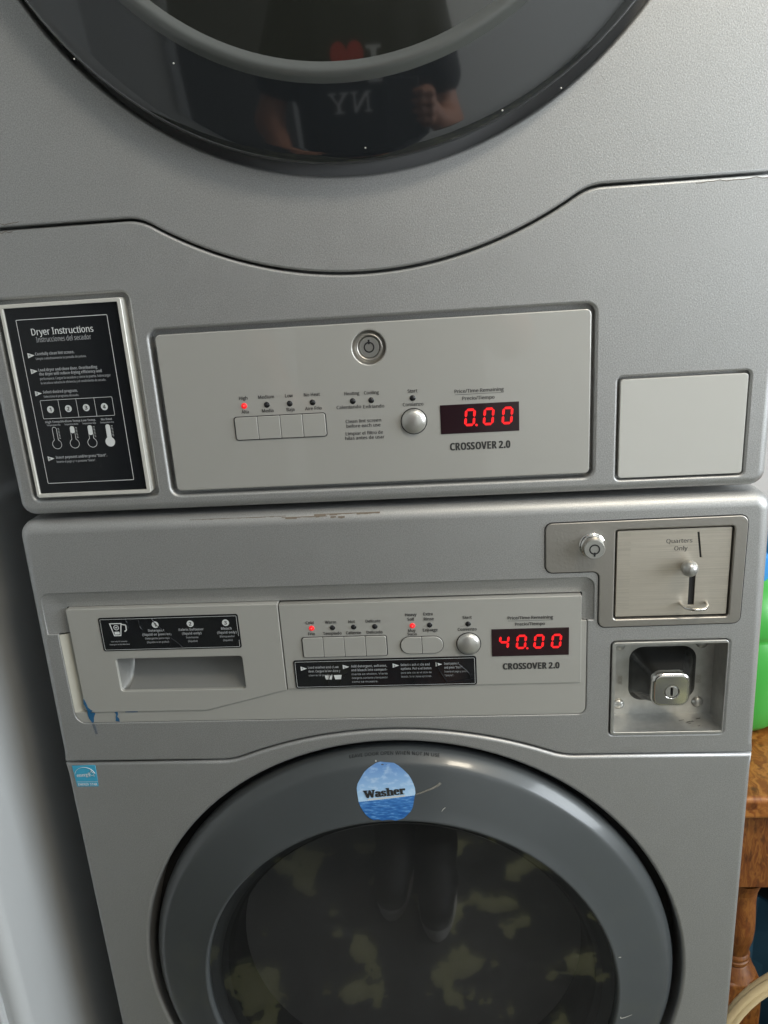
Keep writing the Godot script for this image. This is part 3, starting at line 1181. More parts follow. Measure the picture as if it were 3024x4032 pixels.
func washer() -> void:
	var root := thing("washing_machine", "silver front loading coin laundry washer with round grey door under the dryer", "washer", Vector3(0, 0, -0.36))
	var W := 0.3432
	var m := M.new()
	m.box(Vector3(0, 0.5625, -0.395), Vector3(W * 2 - 0.003, 1.05, 0.70), 0.012)
	part(root, "cabinet", m, "cabinet_paint")
	m = M.new()
	for s in [[-1, -0.1], [1, -0.1], [-1, -0.68], [1, -0.68]]:
		m = M.new()
		m.box(Vector3(s[0] * 0.29, 0.019, s[1]), Vector3(0.05, 0.038, 0.05), 0.006)
		part(root, "foot", m, "rubber")
	# seam
	var c := Vector2(-0.001, 0.4337)
	var r := 0.4296
	var ys := 0.8306
	var a1 := asin((ys - c.y) / r)
	var arc: Array = []
	for i in 41:
		var a := lerpf(PI - a1, a1, i / 40.0)
		arc.append(c + Vector2(cos(a), sin(a)) * r)
	var path: Array = [Vector2(-W, ys)]
	var soften := func(p: Vector2, u: Vector2, w: Vector2, t: float) -> Array:
		var out: Array = []
		for i in 7:
			var q := i / 6.0
			out.append((p + u * t).lerp(p, q).lerp(p.lerp(p + w * t, q), q))
		return out
	var tl: Vector2 = (arc[2] - arc[0]).normalized()
	path.append_array(soften.call(arc[0], Vector2(-1, 0), tl, 0.013))
	for i in range(3, 38):
		path.append(arc[i])
	path.append_array(soften.call(arc[40], Vector2(-tl.x, tl.y), Vector2(1, 0), 0.013))
	path.append(Vector2(W, ys))
	var g := 0.0010
	var up := PackedVector2Array()
	var bev := PackedFloat32Array()
	for p in path:
		up.append(p + Vector2(0, g)); bev.append(0.0026)
	up.append(Vector2(W, 0.842)); bev.append(0.006)
	var corners := rr(-W, 0.9, W, 1.0912, [0.0, 0.0, 0.016, 0.016], 8)
	for i in range(14, corners.size()):
		var p := corners[i]
		if p.y > 1.06:
			up.append(p); bev.append(0.0128)
	up.append(Vector2(-W, 0.842)); bev.append(0.006)
	var fascia_hole := rounded([[-0.3222, 0.8765, 0.011], [0.1852, 0.8765, 0.008], [0.1852, 0.9755, 0.0006], [0.1908, 0.9755, 0.0006], [0.1908, 1.0174, 0.009], [-0.3325, 1.0187, 0.009], [-0.3325, 0.9762, 0.0006], [-0.3222, 0.9762, 0.0006]])
	m = M.new()
	m.plate(up, 0.0, -0.05, 0.003, [
		[fascia_hole, 0.0011, 0.013],
		[rr(0.2060, 0.9735, 0.3125, 1.0640, 0.004), 0.001, 0.010],
		[rr(0.2074, 0.8527, 0.3142, 0.9527, 0.0045), 0.0022, 0.036]], bev)
	part(root, "upper_front_panel", m, "paint")
	m = M.new()
	m.face(rr(-0.335, 0.874, 0.193, 1.021, 0.004), [rr(-0.2690, 0.9120, -0.1420, 0.9490, 0.002)], -0.0128)
	m.face(rr(0.204, 0.972, 0.314, 1.066, 0.004), [], -0.0095)
	part(root, "recess_floor", m, "black_gap")
	# lower panel
	var low := PackedVector2Array()
	bev = PackedFloat32Array()
	for p in [Vector2(-W, 0.04), Vector2(W, 0.04), Vector2(W, 0.815)]:
		low.append(p); bev.append(0.005)
	for i in range(path.size() - 1, -1, -1):
		low.append(path[i] - Vector2(0, g)); bev.append(0.0034)
	low.append(Vector2(-W, 0.815)); bev.append(0.005)
	var dc := Vector2(-0.001, 0.557)
	m = M.new()
	m.plate(low, 0.0, -0.05, 0.003, [[circle(dc, 0.2922, 128), 0.004, 0.036]], bev)
	part(root, "lower_front_panel", m, "paint")
	washer_door(root, Vector3(dc.x, dc.y, 0))
	# hood over the fascia, leaning inwards
	m = M.new()
	var outer := [Vector2(-0.3323, 0.9764), Vector2(-0.3323, 1.0095)]
	var inner := [Vector2(-0.3104, 0.9764), Vector2(-0.3104, 1.0010)]
	for i in 7:
		var a := PI - PI / 2 * i / 6
		outer.append(Vector2(-0.3233, 1.0095) + Vector2(cos(a), sin(a)) * 0.009)
		inner.append(Vector2(-0.3092, 1.0014) + Vector2(cos(a), sin(a)) * 0.0014)
	for i in 7:
		var a := PI / 2 - PI / 2 * i / 6
		outer.append(Vector2(0.1816, 1.0083) + Vector2(cos(a), sin(a)) * 0.009)
		inner.append(Vector2(0.1795, 1.0004) + Vector2(cos(a), sin(a)) * 0.0014)
	outer.append(Vector2(0.1906, 0.9757))
	inner.append(Vector2(0.1812, 0.9757))
	for i in outer.size() - 1:
		var a := Vector3(outer[i].x, outer[i].y, -0.0012)
		var b := Vector3(outer[i + 1].x, outer[i + 1].y, -0.0012)
		var d := Vector3(inner[i].x, inner[i].y, -0.0052)
		var e := Vector3(inner[i + 1].x, inner[i + 1].y, -0.0052)
		m.flat(a, b, e, d, Vector3(0, 0, 1))
	for q in [[-0.3323, -0.3104, 0.9764], [0.1812, 0.1906, 0.9757]]:
		m.flat(Vector3(q[0], q[2], -0.0012), Vector3(q[1], q[2], -0.0035), Vector3(q[1], q[2], -0.0125), Vector3(q[0], q[2], -0.0125), Vector3(0, -1, 0))
	part(root, "fascia_hood", m, "paint")
	# drawer
	var drawer := rounded([[-0.3092, 0.8897, 0.009], [-0.1845, 0.8897, 0.012], [-0.1023, 0.9104, 0.0008], [-0.1023, 1.0016, 0.0008], [-0.3092, 1.0024, 0.001]])
	var pocket := rr(-0.2685, 0.9128, -0.1425, 0.9485, 0.003)
	m = M.new()
	m.plate(drawer, 0.0014, -0.010, 0.0007, [[pocket, 0.0008, 0.004]])
	var dr := part(root, "detergent_drawer", m, "fascia_plain", "silver detergent drawer front with a recessed finger pull")
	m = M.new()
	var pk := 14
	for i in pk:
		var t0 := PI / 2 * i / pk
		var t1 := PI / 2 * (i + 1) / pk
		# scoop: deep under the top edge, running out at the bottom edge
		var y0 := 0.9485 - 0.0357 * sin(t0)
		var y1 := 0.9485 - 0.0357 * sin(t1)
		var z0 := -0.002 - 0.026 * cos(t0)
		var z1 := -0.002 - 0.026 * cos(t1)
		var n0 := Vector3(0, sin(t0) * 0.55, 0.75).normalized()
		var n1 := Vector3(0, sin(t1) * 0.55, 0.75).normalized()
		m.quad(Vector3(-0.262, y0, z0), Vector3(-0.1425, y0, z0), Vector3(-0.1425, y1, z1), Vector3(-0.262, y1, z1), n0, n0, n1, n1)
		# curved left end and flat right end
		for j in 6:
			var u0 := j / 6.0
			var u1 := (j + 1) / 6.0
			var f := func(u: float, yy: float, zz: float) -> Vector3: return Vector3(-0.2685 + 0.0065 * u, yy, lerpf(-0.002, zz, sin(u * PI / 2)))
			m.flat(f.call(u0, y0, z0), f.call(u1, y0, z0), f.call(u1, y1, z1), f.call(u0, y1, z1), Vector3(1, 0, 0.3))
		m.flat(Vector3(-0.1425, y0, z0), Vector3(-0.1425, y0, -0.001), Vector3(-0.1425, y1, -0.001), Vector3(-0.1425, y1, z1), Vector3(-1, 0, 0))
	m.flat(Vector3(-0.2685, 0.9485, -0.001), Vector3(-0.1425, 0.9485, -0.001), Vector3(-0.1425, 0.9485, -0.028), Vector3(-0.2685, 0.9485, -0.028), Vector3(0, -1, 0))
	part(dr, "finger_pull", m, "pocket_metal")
	# fascia base under drawer and controls
	m = M.new()
	m.plate(rounded([[-0.3216, 0.8771, 0.0105], [0.1846, 0.8771, 0.0075], [0.1846, 0.9750, 0.0008], [-0.1016, 0.9750, 0.0008], [-0.1016, 0.9099, 0.0008], [-0.1845, 0.8890, 0.012], [-0.3216, 0.8890, 0.0008]]), -0.0002, -0.012, 0.0004)
	part(root, "fascia_base", m, "fascia_plain")
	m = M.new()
	var ny := Vector3(0.34, 0, 0.94)  # strip tilted to the window and coloured paler, so it reads as lit
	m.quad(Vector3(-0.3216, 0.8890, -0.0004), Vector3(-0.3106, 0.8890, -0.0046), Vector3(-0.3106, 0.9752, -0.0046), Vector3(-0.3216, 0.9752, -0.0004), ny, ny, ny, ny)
	part(root, "fascia_edge", m, "fascia_lit", "fascia strip along the drawer with window light painted in as pale cream")
	# control panel
	m = M.new()
	m.plate(rr(-0.1012, 0.9113, 0.1797, 1.0004, 0.0007, 3), 0.0010, -0.010, 0.0005)
	var panel := part(root, "control_panel", m, "fascia_plain", "light silver washer control panel")
	var z := 0.0012
	var lx := [-0.0718, -0.0519, -0.0317, -0.0116]
	for i in 4:
		lamp(root, lx[i], 0.9756, z, i == 0)
	lamp(root, 0.0238, 0.9753, z, true)
	lamp(root, 0.0399, 0.9755, z, false)
	lamp(root, 0.0757, 0.9755, z, false)
	buttons4(root, "cycle_button", [-0.0820, -0.0621, -0.0419, -0.0216, -0.0016], 0.9455, 0.9660, z)
	domed(root, "start_button", 0.0756, 0.9552, z, 0.0108)
	m = M.new()
	m.face(rr(0.0111, 0.9461, 0.0523, 0.9645, 0.0091), [], z + 0.00025)
	part(root, "button_surround", m, "black_gap")
	for s in 2:
		m = M.new()
		var lo := 0.0117 if s == 0 else 0.0319
		m.plate(rr(lo, 0.9467, lo + 0.0198, 0.9639, [0.0085, 0.0006, 0.0006, 0.0085] if s == 0 else [0.0006, 0.0085, 0.0085, 0.0006]), z + 0.0013, z - 0.001, 0.0005)
		part(root, "option_button", m, "button")
	price_display(root, 0.0971, 0.9412, 0.1684, 0.9693, z, "4000", [0.1030, 0.1190, 0.1352, 0.1513], 0.9486, 0.0096, 0.0147, Vector2(0.1300, 0.9492))
	m = M.new()
	var tx := [["Cold", "Frio"], ["Warm", "Templado"], ["Hot", "Caliente"], ["Delicate", "Delicado"]]
	for i in 4:
		firm(m, tx[i][0], Vector3(lx[i] - 0.0014, 0.9798, z), 0.0030)
		firm(m, tx[i][1], Vector3(lx[i] - 0.0006, 0.9683, z), 0.0030)
	firm(m, "Heavy", Vector3(0.0229, 0.9852, z), 0.0030)
	firm(m, "Soil", Vector3(0.0224, 0.9805, z), 0.0030)
	firm(m, "Muy", Vector3(0.0229, 0.9690, z), 0.0028)
	firm(m, "Sucio", Vector3(0.0231, 0.9654, z), 0.0028)
	firm(m, "Extra", Vector3(0.0389, 0.9854, z), 0.0030)
	firm(m, "Rinse", Vector3(0.0394, 0.9803, z), 0.0030)
	firm(m, "Enjuage", Vector3(0.0403, 0.9690, z), 0.0030)
	firm(m, "Start", Vector3(0.0751, 0.9807, z), 0.0030)
	firm(m, "Comienzo", Vector3(0.0747, 0.9687, z), 0.0030)
	firm(m, "Price/Time Remaining", Vector3(0.1331, 0.9788, z), 0.0030, 0.0414)
	m.face(rr(0.1124, 0.9772, 0.1538, 0.9775, 0.0001, 1), [], z + 0.0001)
	firm(m, "Precio/Tiempo", Vector3(0.1327, 0.9724, z), 0.0030, 0.0272)
	part(panel, "lettering", m, "print_dark")
	m = M.new()
	bold(m, "CROSSOVER 2.0", Vector3(0.1335, 0.9271, z), 0.0066, 0, "Droid Sans Bold", 0.0524, 0.0, 0.00022)
	part(panel, "model_lettering", m, "print_black")
	wash_stickers(root)
	coin_parts(root)
	# stains and marks
	m = M.new()
	m.face(smear([[-0.3087, 0.9050, 0.0006], [-0.3084, 0.9000, 0.0014], [-0.3070, 0.8950, 0.0012], [-0.3052, 0.8915, 0.0022], [-0.3040, 0.8900, 0.0030]], 0.0003), [], 0.0017)
	part(root, "detergent_stain", m, "stain_blue", "blue dried detergent drips at the drawer corner")
	m = M.new()
	m.face(smear([[-0.3045, 0.8892, 0.0042], [-0.3050, 0.8862, 0.0036], [-0.3052, 0.8830, 0.0026], [-0.3050, 0.8800, 0.0020], [-0.3046, 0.8774, 0.0016]], 0.0006), [], 0.0004)
	m.face(smear([[-0.2785, 0.8892, 0.0020], [-0.2781, 0.8865, 0.0010], [-0.2786, 0.8840, 0.0008], [-0.2782, 0.8810, 0.0016], [-0.2788, 0.8784, 0.0018]], 0.0004), [], 0.0004)
	m.face(smear([[-0.2690, 0.8888, 0.0003], [-0.2620, 0.8890, 0.0006], [-0.2560, 0.8889, 0.0003]], 0.0001), [], 0.0004)
	part(root, "detergent_stain", m, "stain_blue")
	m = M.new()
	m.face(smear([[-0.3046, 0.8762, 0.0015], [-0.3042, 0.8720, 0.0012], [-0.3034, 0.8680, 0.0013], [-0.3028, 0.8640, 0.0014]], 0.0003), [], 0.0004)
	part(root, "detergent_stain", m, "stain_thin")
	# glue residue along the top edge, following its round
	var strip := func(mm: M, xa: float, xb: float, fa: float, fb: float, wob: float) -> void:
		var k := int((xb - xa) / 0.004) + 2
		for i in k:
			var x0 := lerpf(xa, xb, float(i) / k)
			var x1 := lerpf(xa, xb, float(i + 1) / k)
			var j0 := rng.randf_range(-wob, wob)
			var p := func(x: float, f: float) -> Vector3:
				return Vector3(x, 1.0784 + 0.0130 * sin(f), -0.0128 + 0.0130 * cos(f))
			var nn := func(f: float) -> Vector3: return Vector3(0, sin(f), cos(f))
			mm.quad(p.call(x0, fa + j0), p.call(x1, fa + j0), p.call(x1, fb), p.call(x0, fb), nn.call(fa), nn.call(fa), nn.call(fb), nn.call(fb))
	m = M.new()
	strip.call(m, -0.176, -0.086, 0.66, 0.70, 0.02)
	strip.call(m, -0.090, -0.048, 0.50, 0.60, 0.05)
	strip.call(m, -0.045, -0.040, 0.42, 0.54, 0.03)
	strip.call(m, -0.038, -0.032, 0.38, 0.52, 0.03)
	strip.call(m, -0.060, 0.000, 0.62, 0.74, 0.05)
	part(root, "glue_residue", m, "residue", "brown glue residue along the top edge")

func washer_door(root: Node3D, c: Vector3) -> void:
	var m := M.new()
	m.lathe(c, [Vector2(0.2935, -0.0355), Vector2(0.270, -0.0355), Vector2(0.268, 0.0)], 128)
	part(root, "door_seal", m, "rubber")
	m = M.new()
	var p: Array = [Vector2(0.262, -0.022), Vector2(0.2800, -0.020), Vector2(0.2822, -0.016), Vector2(0.2830, -0.010), Vector2(0.2828, -0.0045), Vector2(0.2815, -0.0012), Vector2(0.2790, 0.0022), Vector2(0.2765, 0.0052), Vector2(0.2742, 0.0078), Vector2(0.2728, 0.0090), Vector2(0.2712, 0.0099), Vector2(0.2690, 0.0108), Vector2(0.2650, 0.0122), Vector2(0.2500, 0.0170), Vector2(0.2350, 0.0217), Vector2(0.2235, 0.0252), Vector2(0.2222, 0.0259), Vector2(0.2208, 0.0264), Vector2(0.2194, 0.0260), Vector2(0.2184, 0.0248), Vector2(0.2178, 0.0220), Vector2(0.2176, 0.0150)]
	m.lathe(c, p, 192)
	var door := part(root, "door", m, "door_ring", "round grey plastic door ring, glossy and scratched")
	m = M.new()
	m.lathe(c, [Vector2(0.2177, 0.0205), Vector2(0.10, 0.0215), Vector2(0.0, 0.0218)], 128)
	part(door, "window_pane", m, "pane")
	m = M.new()
	m.lathe(c, [Vector2(0.2060, 0.0130), Vector2(0.10, 0.0138), Vector2(0.0, 0.0140)], 128)
	part(door, "inner_pane", m, "pane")
	m = M.new()
	m.lathe(c, [Vector2(0.2176, 0.0160), Vector2(0.2080, 0.0100), Vector2(0.2010, 0.0040)], 128)
	part(door, "inner_rim", m, "rim_grey")
	m = M.new()
	m.lathe(c, [Vector2(0.2010, 0.0040), Vector2(0.1985, 0.0020), Vector2(0.1960, -0.0060), Vector2(0.1930, -0.0500), Vector2(0.1880, -0.0640)], 128)
	part(door, "gasket", m, "black_gap")
	m = M.new()
	m.lathe(c, [Vector2(0.1900, -0.0600), Vector2(0.1760, -0.0660), Vector2(0.1720, -0.0700), Vector2(0.1690, -0.1000), Vector2(0.1500, -0.1160), Vector2(0.0, -0.1300)], 96)
	part(door, "inner_bowl", m, "bowl")
	# raised warning text round the top of the rim
	m = M.new()
	text(m, "LEAVE DOOR OPEN WHEN NOT IN USE", Vector3(0, c.y + 0.2796, 0), 0.0022, 0, "Droid Sans", 0.0900, 0.0, Vector2(c.x - 0.0005, c.y))
	m.shift(func(q: Vector3) -> Vector3: return Vector3(q.x, q.y, ring_z(q.x, q.y) + 0.0012))
	part(door, "lettering", m, "print_black")
	# paper sticker
	m = M.new()
	var sc := Vector2(-0.0108, 0.8032)
	var rad := 0.0288
	var nr := Vector3(0, 0.303, 0.953)
	for i in 40:
		for j in 6:
			var q: Array = []
			for w in [[i, j], [i + 1, j], [i + 1, j + 1], [i, j + 1]]:
				var a: float = TAU * (w[0] % 40) / 40.0
				var wob: float = 1.0 + 0.012 * sin(a * 7.0) + 0.010 * sin(a * 11.0 + 1.0)
				var e: Vector2 = sc + Vector2(cos(a), sin(a)) * rad * wob * w[1] / 6.0
				e.y = maxf(e.y, 0.7782 + 0.0006 * sin(e.x * 900.0))
				q.append(Vector3(e.x, e.y, ring_z(e.x, e.y) + 0.0004))
			m.quad2(q[0], q[1], q[2], q[3], nr, nr, nr, nr)
	m.uvr = Rect2(sc.x - 0.030, sc.y - 0.030, 0.060, 0.060)
	part(root, "round_sticker", m, "sea_print", "round sky and sea sticker reading Washer")
	m = M.new()
	bold(m, "Washer", Vector3(sc.x - 0.0215, 0.7988, 0), 0.0070, -1, "Droid Serif Bold", 0.0410, 0.10, 0.0005)
	m.shift(func(q: Vector3) -> Vector3: return Vector3(q.x, q.y, ring_z(q.x, q.y) + 0.0009 + q.z))
	part(root, "sticker_lettering", m, "print_black")
	m = M.new()
	var bar := PackedVector2Array([Vector2(-0.0290, 0.7966), Vector2(0.0080, 0.8003), Vector2(0.0081, 0.8017), Vector2(-0.0290, 0.7980)])
	m.face(bar, [], 0)
	m.shift(func(q: Vector3) -> Vector3: return Vector3(q.x, q.y, ring_z(q.x, q.y) + 0.0007))
	part(root, "sticker_underline", m, "print_white")
	# a strip of old tape and scratches
	m = M.new()
	var tp := smear([[0.0185, 0.8020, 0.0006], [0.0260, 0.8042, 0.0007], [0.0340, 0.8068, 0.0009], [0.0420, 0.8105, 0.0011], [0.0430, 0.8120, 0.0016]], 0.0002)
	m.face(tp, [], 0)
	m.shift(func(q: Vector3) -> Vector3: return Vector3(q.x, q.y, ring_z(q.x, q.y) + 0.0006))
	part(root, "tape_scrap", m, "tape", "thin scrap of clear tape beside the sticker")
	for q in [[[0.2215, 0.5265, 0.0006], [0.2222, 0.5240, 0.0007], [0.2260, 0.5236, 0.0006], [0.2345, 0.5245, 0.0003]], [[0.2175, 0.607, 0.0004], [0.2190, 0.6065, 0.0006], [0.2203, 0.6063, 0.0003]], [[-0.0205, 0.8321, 0.0004], [-0.0196, 0.8322, 0.0006], [-0.0190, 0.8320, 0.0003]], [[0.0432, 0.7850, 0.0002], [0.0450, 0.7872, 0.0003], [0.0470, 0.7886, 0.0002]]]:
		m = M.new()
		m.face(smear(q, 0.0001), [], 0)
		m.shift(func(w: Vector3) -> Vector3: return Vector3(w.x, w.y, ring_z(w.x, w.y) + 0.0006))
		part(root, "scratch", m, "scratch")

func wash_stickers(root: Node3D) -> void:
	# detergent guide on the drawer
	var m := M.new()
	m.plate(rr(-0.2785, 0.9574, -0.1412, 0.9930, 0.0022), 0.0019, 0.0012, 0.0002)
	var s := part(root, "detergent_label", m, "black_gloss", "black label with measuring cup and numbered compartments")
	var z := 0.0022
	m = M.new()
	line_frame(m, -0.2768, 0.9588, -0.1427, 0.9914, 0.0012, 0.0003, z)
	for q in [[-0.2227, "Detergent"], [-0.1883, "Fabric"], [-0.1538, "Bleach"]]:
		m.disc(Vector3(q[0], 0.9844, z), 0.0034, 20)
	# measuring cup
	var cup := PackedVector2Array([Vector2(-0.2652, 0.9735), Vector2(-0.2580, 0.9735), Vector2(-0.2556, 0.9872), Vector2(-0.2682, 0.9872)])
	m.face(cup, [M.offs(cup, -0.0010)], z)
	for q in [[Vector2(-0.2560, 0.9858), Vector2(-0.2518, 0.9850)], [Vector2(-0.2518, 0.9850), Vector2(-0.2520, 0.9795)], [Vector2(-0.2520, 0.9795), Vector2(-0.2540, 0.9782)]]:
		var d: Vector2 = (q[1] - q[0]).normalized()
		var w := Vector2(-d.y, d.x) * 0.0006
		m.face(PackedVector2Array([q[0] - w, q[1] - w, q[1] + w, q[0] + w]), [], z)
	m.face(rr(-0.2642, 0.9752, -0.2592, 0.9782, 0.0004, 2), [], z)
	m.face(circle(Vector2(-0.2617, 0.9825), 0.0027, 20), [circle(Vector2(-0.2617, 0.9825), 0.0021, 20)], z)
	text(m, "HE", Vector3(-0.2617, 0.9817, z), 0.0016, 0, "Droid Sans Bold")
	part(s, "white_print", m, "print_white")
	m = M.new()
	var rows := [[-0.2227, ["Detergent", "(liquid or powder)", "Detergente para ropa", "(líquido o en polvo)"]], [-0.1883, ["Fabric Softener", "(liquid only)", "Suavizante", "(líquido)"]], [-0.1538, ["Bleach", "(liquid only)", "Blanqueador", "(líquido)"]], [-0.2612, ["", "", "Use only HE Laundry", "Detergent in this Machine"]]]
	for q in rows:
		for i in 4:
			if q[1][i] == "":
				continue
			var h: float = [0.0024, 0.0024, 0.0019, 0.0019][i]
			if q[0] < -0.25:
				h = 0.0013
			text(m, q[1][i], Vector3(q[0], [0.9772, 0.9731, 0.9692 if q[0] > -0.25 else 0.9672, 0.9652 if q[0] > -0.25 else 0.9640][i], z), h, 0, "Droid Sans Bold" if i < 2 else "Droid Sans")
	part(s, "lettering", m, "print_grey")
	for i in 3:
		m = M.new()
		text(m, str(i + 1), Vector3([-0.2227, -0.1883, -0.1538][i], 0.9825, z + 0.0002), 0.0038, 0, "Droid Sans Bold")
		part(s, "numeral", m, "print_black")
	# wrinkles in the film
	m = M.new()
	for q in [[-0.252, 0.990, -0.249, 0.982], [-0.226, 0.991, -0.214, 0.975], [-0.214, 0.975, -0.200, 0.960], [-0.208, 0.976, -0.212, 0.960], [-0.240, 0.989, -0.236, 0.979], [-0.1455, 0.960, -0.1430, 0.970]]:
		var pts: Array = []
		for i in 9:
			var t := i / 8.0
			pts.append(Vector3(lerpf(q[0], q[2], t) + 0.0008 * sin(t * 5.0 + q[0] * 99.0), lerpf(q[1], q[3], t), 0.00195))
		m = M.new()
		m.tube(pts, 0.0006, 6, true, 0.00045)
		part(s, "film_wrinkle", m, "black_gloss")
	# instruction strip
	m = M.new()
	m.plate(rr(-0.0930, 0.9118, 0.0823, 0.9423, 0.0024), 0.0017, 0.0008, 0.0002)
	s = part(root, "instruction_strip", m, "black_gloss", "long black instruction strip under the wash buttons")
	z = 0.0020
	m = M.new()
	line_frame(m, -0.0914, 0.9133, 0.0807, 0.9408, 0.0012, 0.0003, z)
	for i in 4:
		arrow(m, [-0.0862, -0.0452, 0.0028, 0.0437][i], [0.9335, 0.9343, 0.9345, 0.9347][i], 0.0062, 0.0046, z)
	for x in [-0.0598, -0.0508]:
		m.face(PackedVector2Array([Vector2(x - 0.0028, 0.9212), Vector2(x + 0.0028, 0.9212), Vector2(x + 0.0038, 0.9258), Vector2(x - 0.0038, 0.9258)]), [], z)
	part(s, "white_print", m, "print_white")
	m = M.new()
	var cols := [[-0.0790, ["Load washer and close", "door. Cargue la lavadora y", "cierre la puerta."], 0.0310], [-0.0373, ["Add detergent, softener,", "and bleach into compart-", "ments as shown. Vierta", "detergente, suavizante y blanqueador", "como se muestra."], 0.0345], [0.0104, ["Select wash cycle and", "options. Pulse el boton", "para seleccionar el ciclo de", "lavado. Seleccione opciones."], 0.0290], [0.0518, ["Insert payment", "and press \"Start\".", "Inserte el pago y pulse", "\"Inicio\"."], 0.0215]]
	for q in cols:
		for i in q[1].size():
			var w: float = q[2] * minf(1.0, q[1][i].length() / 22.0)
			text(m, q[1][i], Vector3(q[0], 0.9338 - 0.0041 * i + q[0] * 0.006, z), 0.0024 if i < 2 else 0.0019, -1, "Droid Sans Bold" if i < 2 else "Droid Sans", w)
	part(s, "lettering", m, "print_grey")
	for i in 4:
		m = M.new()
		text(m, str(i + 1), Vector3([-0.0843, -0.0433, 0.0047, 0.0456][i], 0.9328 + 0.0003 * i, z + 0.0002), 0.0016, 0, "Droid Sans Bold")
		part(s, "numeral", m, "print_black")
	m = M.new()
	for q in [[-0.053, 0.938, -0.060, 0.915, 0.003], [-0.042, 0.927, -0.050, 0.914, 0.002], [0.018, 0.939, 0.024, 0.914, 0.003], [0.030, 0.940, 0.022, 0.914, 0.002], [0.046, 0.938, 0.052, 0.915, 0.003], [0.066, 0.936, 0.076, 0.918, 0.004], [0.058, 0.915, 0.078, 0.919, 0.003]]:
		var pts: Array = []
		for i in 11:
			var t := i / 10.0
			pts.append(Vector3(lerpf(q[0], q[2], t) + q[4] * 0.6 * sin(t * 4.0 + q[0] * 80.0), lerpf(q[1], q[3], t), 0.00175))
		m = M.new()
		m.tube(pts, 0.0011, 6, true, 0.00045)
		part(s, "film_wrinkle", m, "black_gloss")
	# small blue label at the panel corner
	m = M.new()
	m.plate(PackedVector2Array([Vector2(-0.3352, 0.8016), Vector2(-0.3122, 0.8016), Vector2(-0.3114, 0.8272), Vector2(-0.3364, 0.8272)]), 0.0004, 0.0, 0.0001)
	s = part(root, "efficiency_label", m, "label_cyan", "small bright blue square label at panel corner")
	m = M.new()
	z = 0.0006
	var bow: Array = []
	for i in 15:
		var a := lerpf(PI * 0.93, PI * 0.07, i / 14.0)
		bow.append(Vector3(-0.3240 + cos(a) * 0.0112, 0.8148 + sin(a) * 0.0102, z))
	m.tube(bow, 0.0004, 4, true, 0.0002)
	var st: Array = []
	for i in 11:
		var a := PI / 2 + TAU * i / 10.0
		var q := 0.0040 if i % 2 == 0 else 0.0017
		st.append(Vector3(-0.3168 + cos(a) * q, 0.8172 + sin(a) * q, z))
	m.tube(st, 0.0003, 4, true, 0.0002)
	text(m, "energy", Vector3(-0.3330, 0.8135, z), 0.0036, -1, "Droid Serif", 0.0145, 0.08)
	m.face(rr(-0.3345, 0.8073, -0.3120, 0.8077, 0.0001, 1), [], z)
	text(m, "ENERGY STAR", Vector3(-0.3235, 0.8030, z), 0.0028, 0, "Droid Sans", 0.0205)
	part(s, "white_print", m, "print_white")

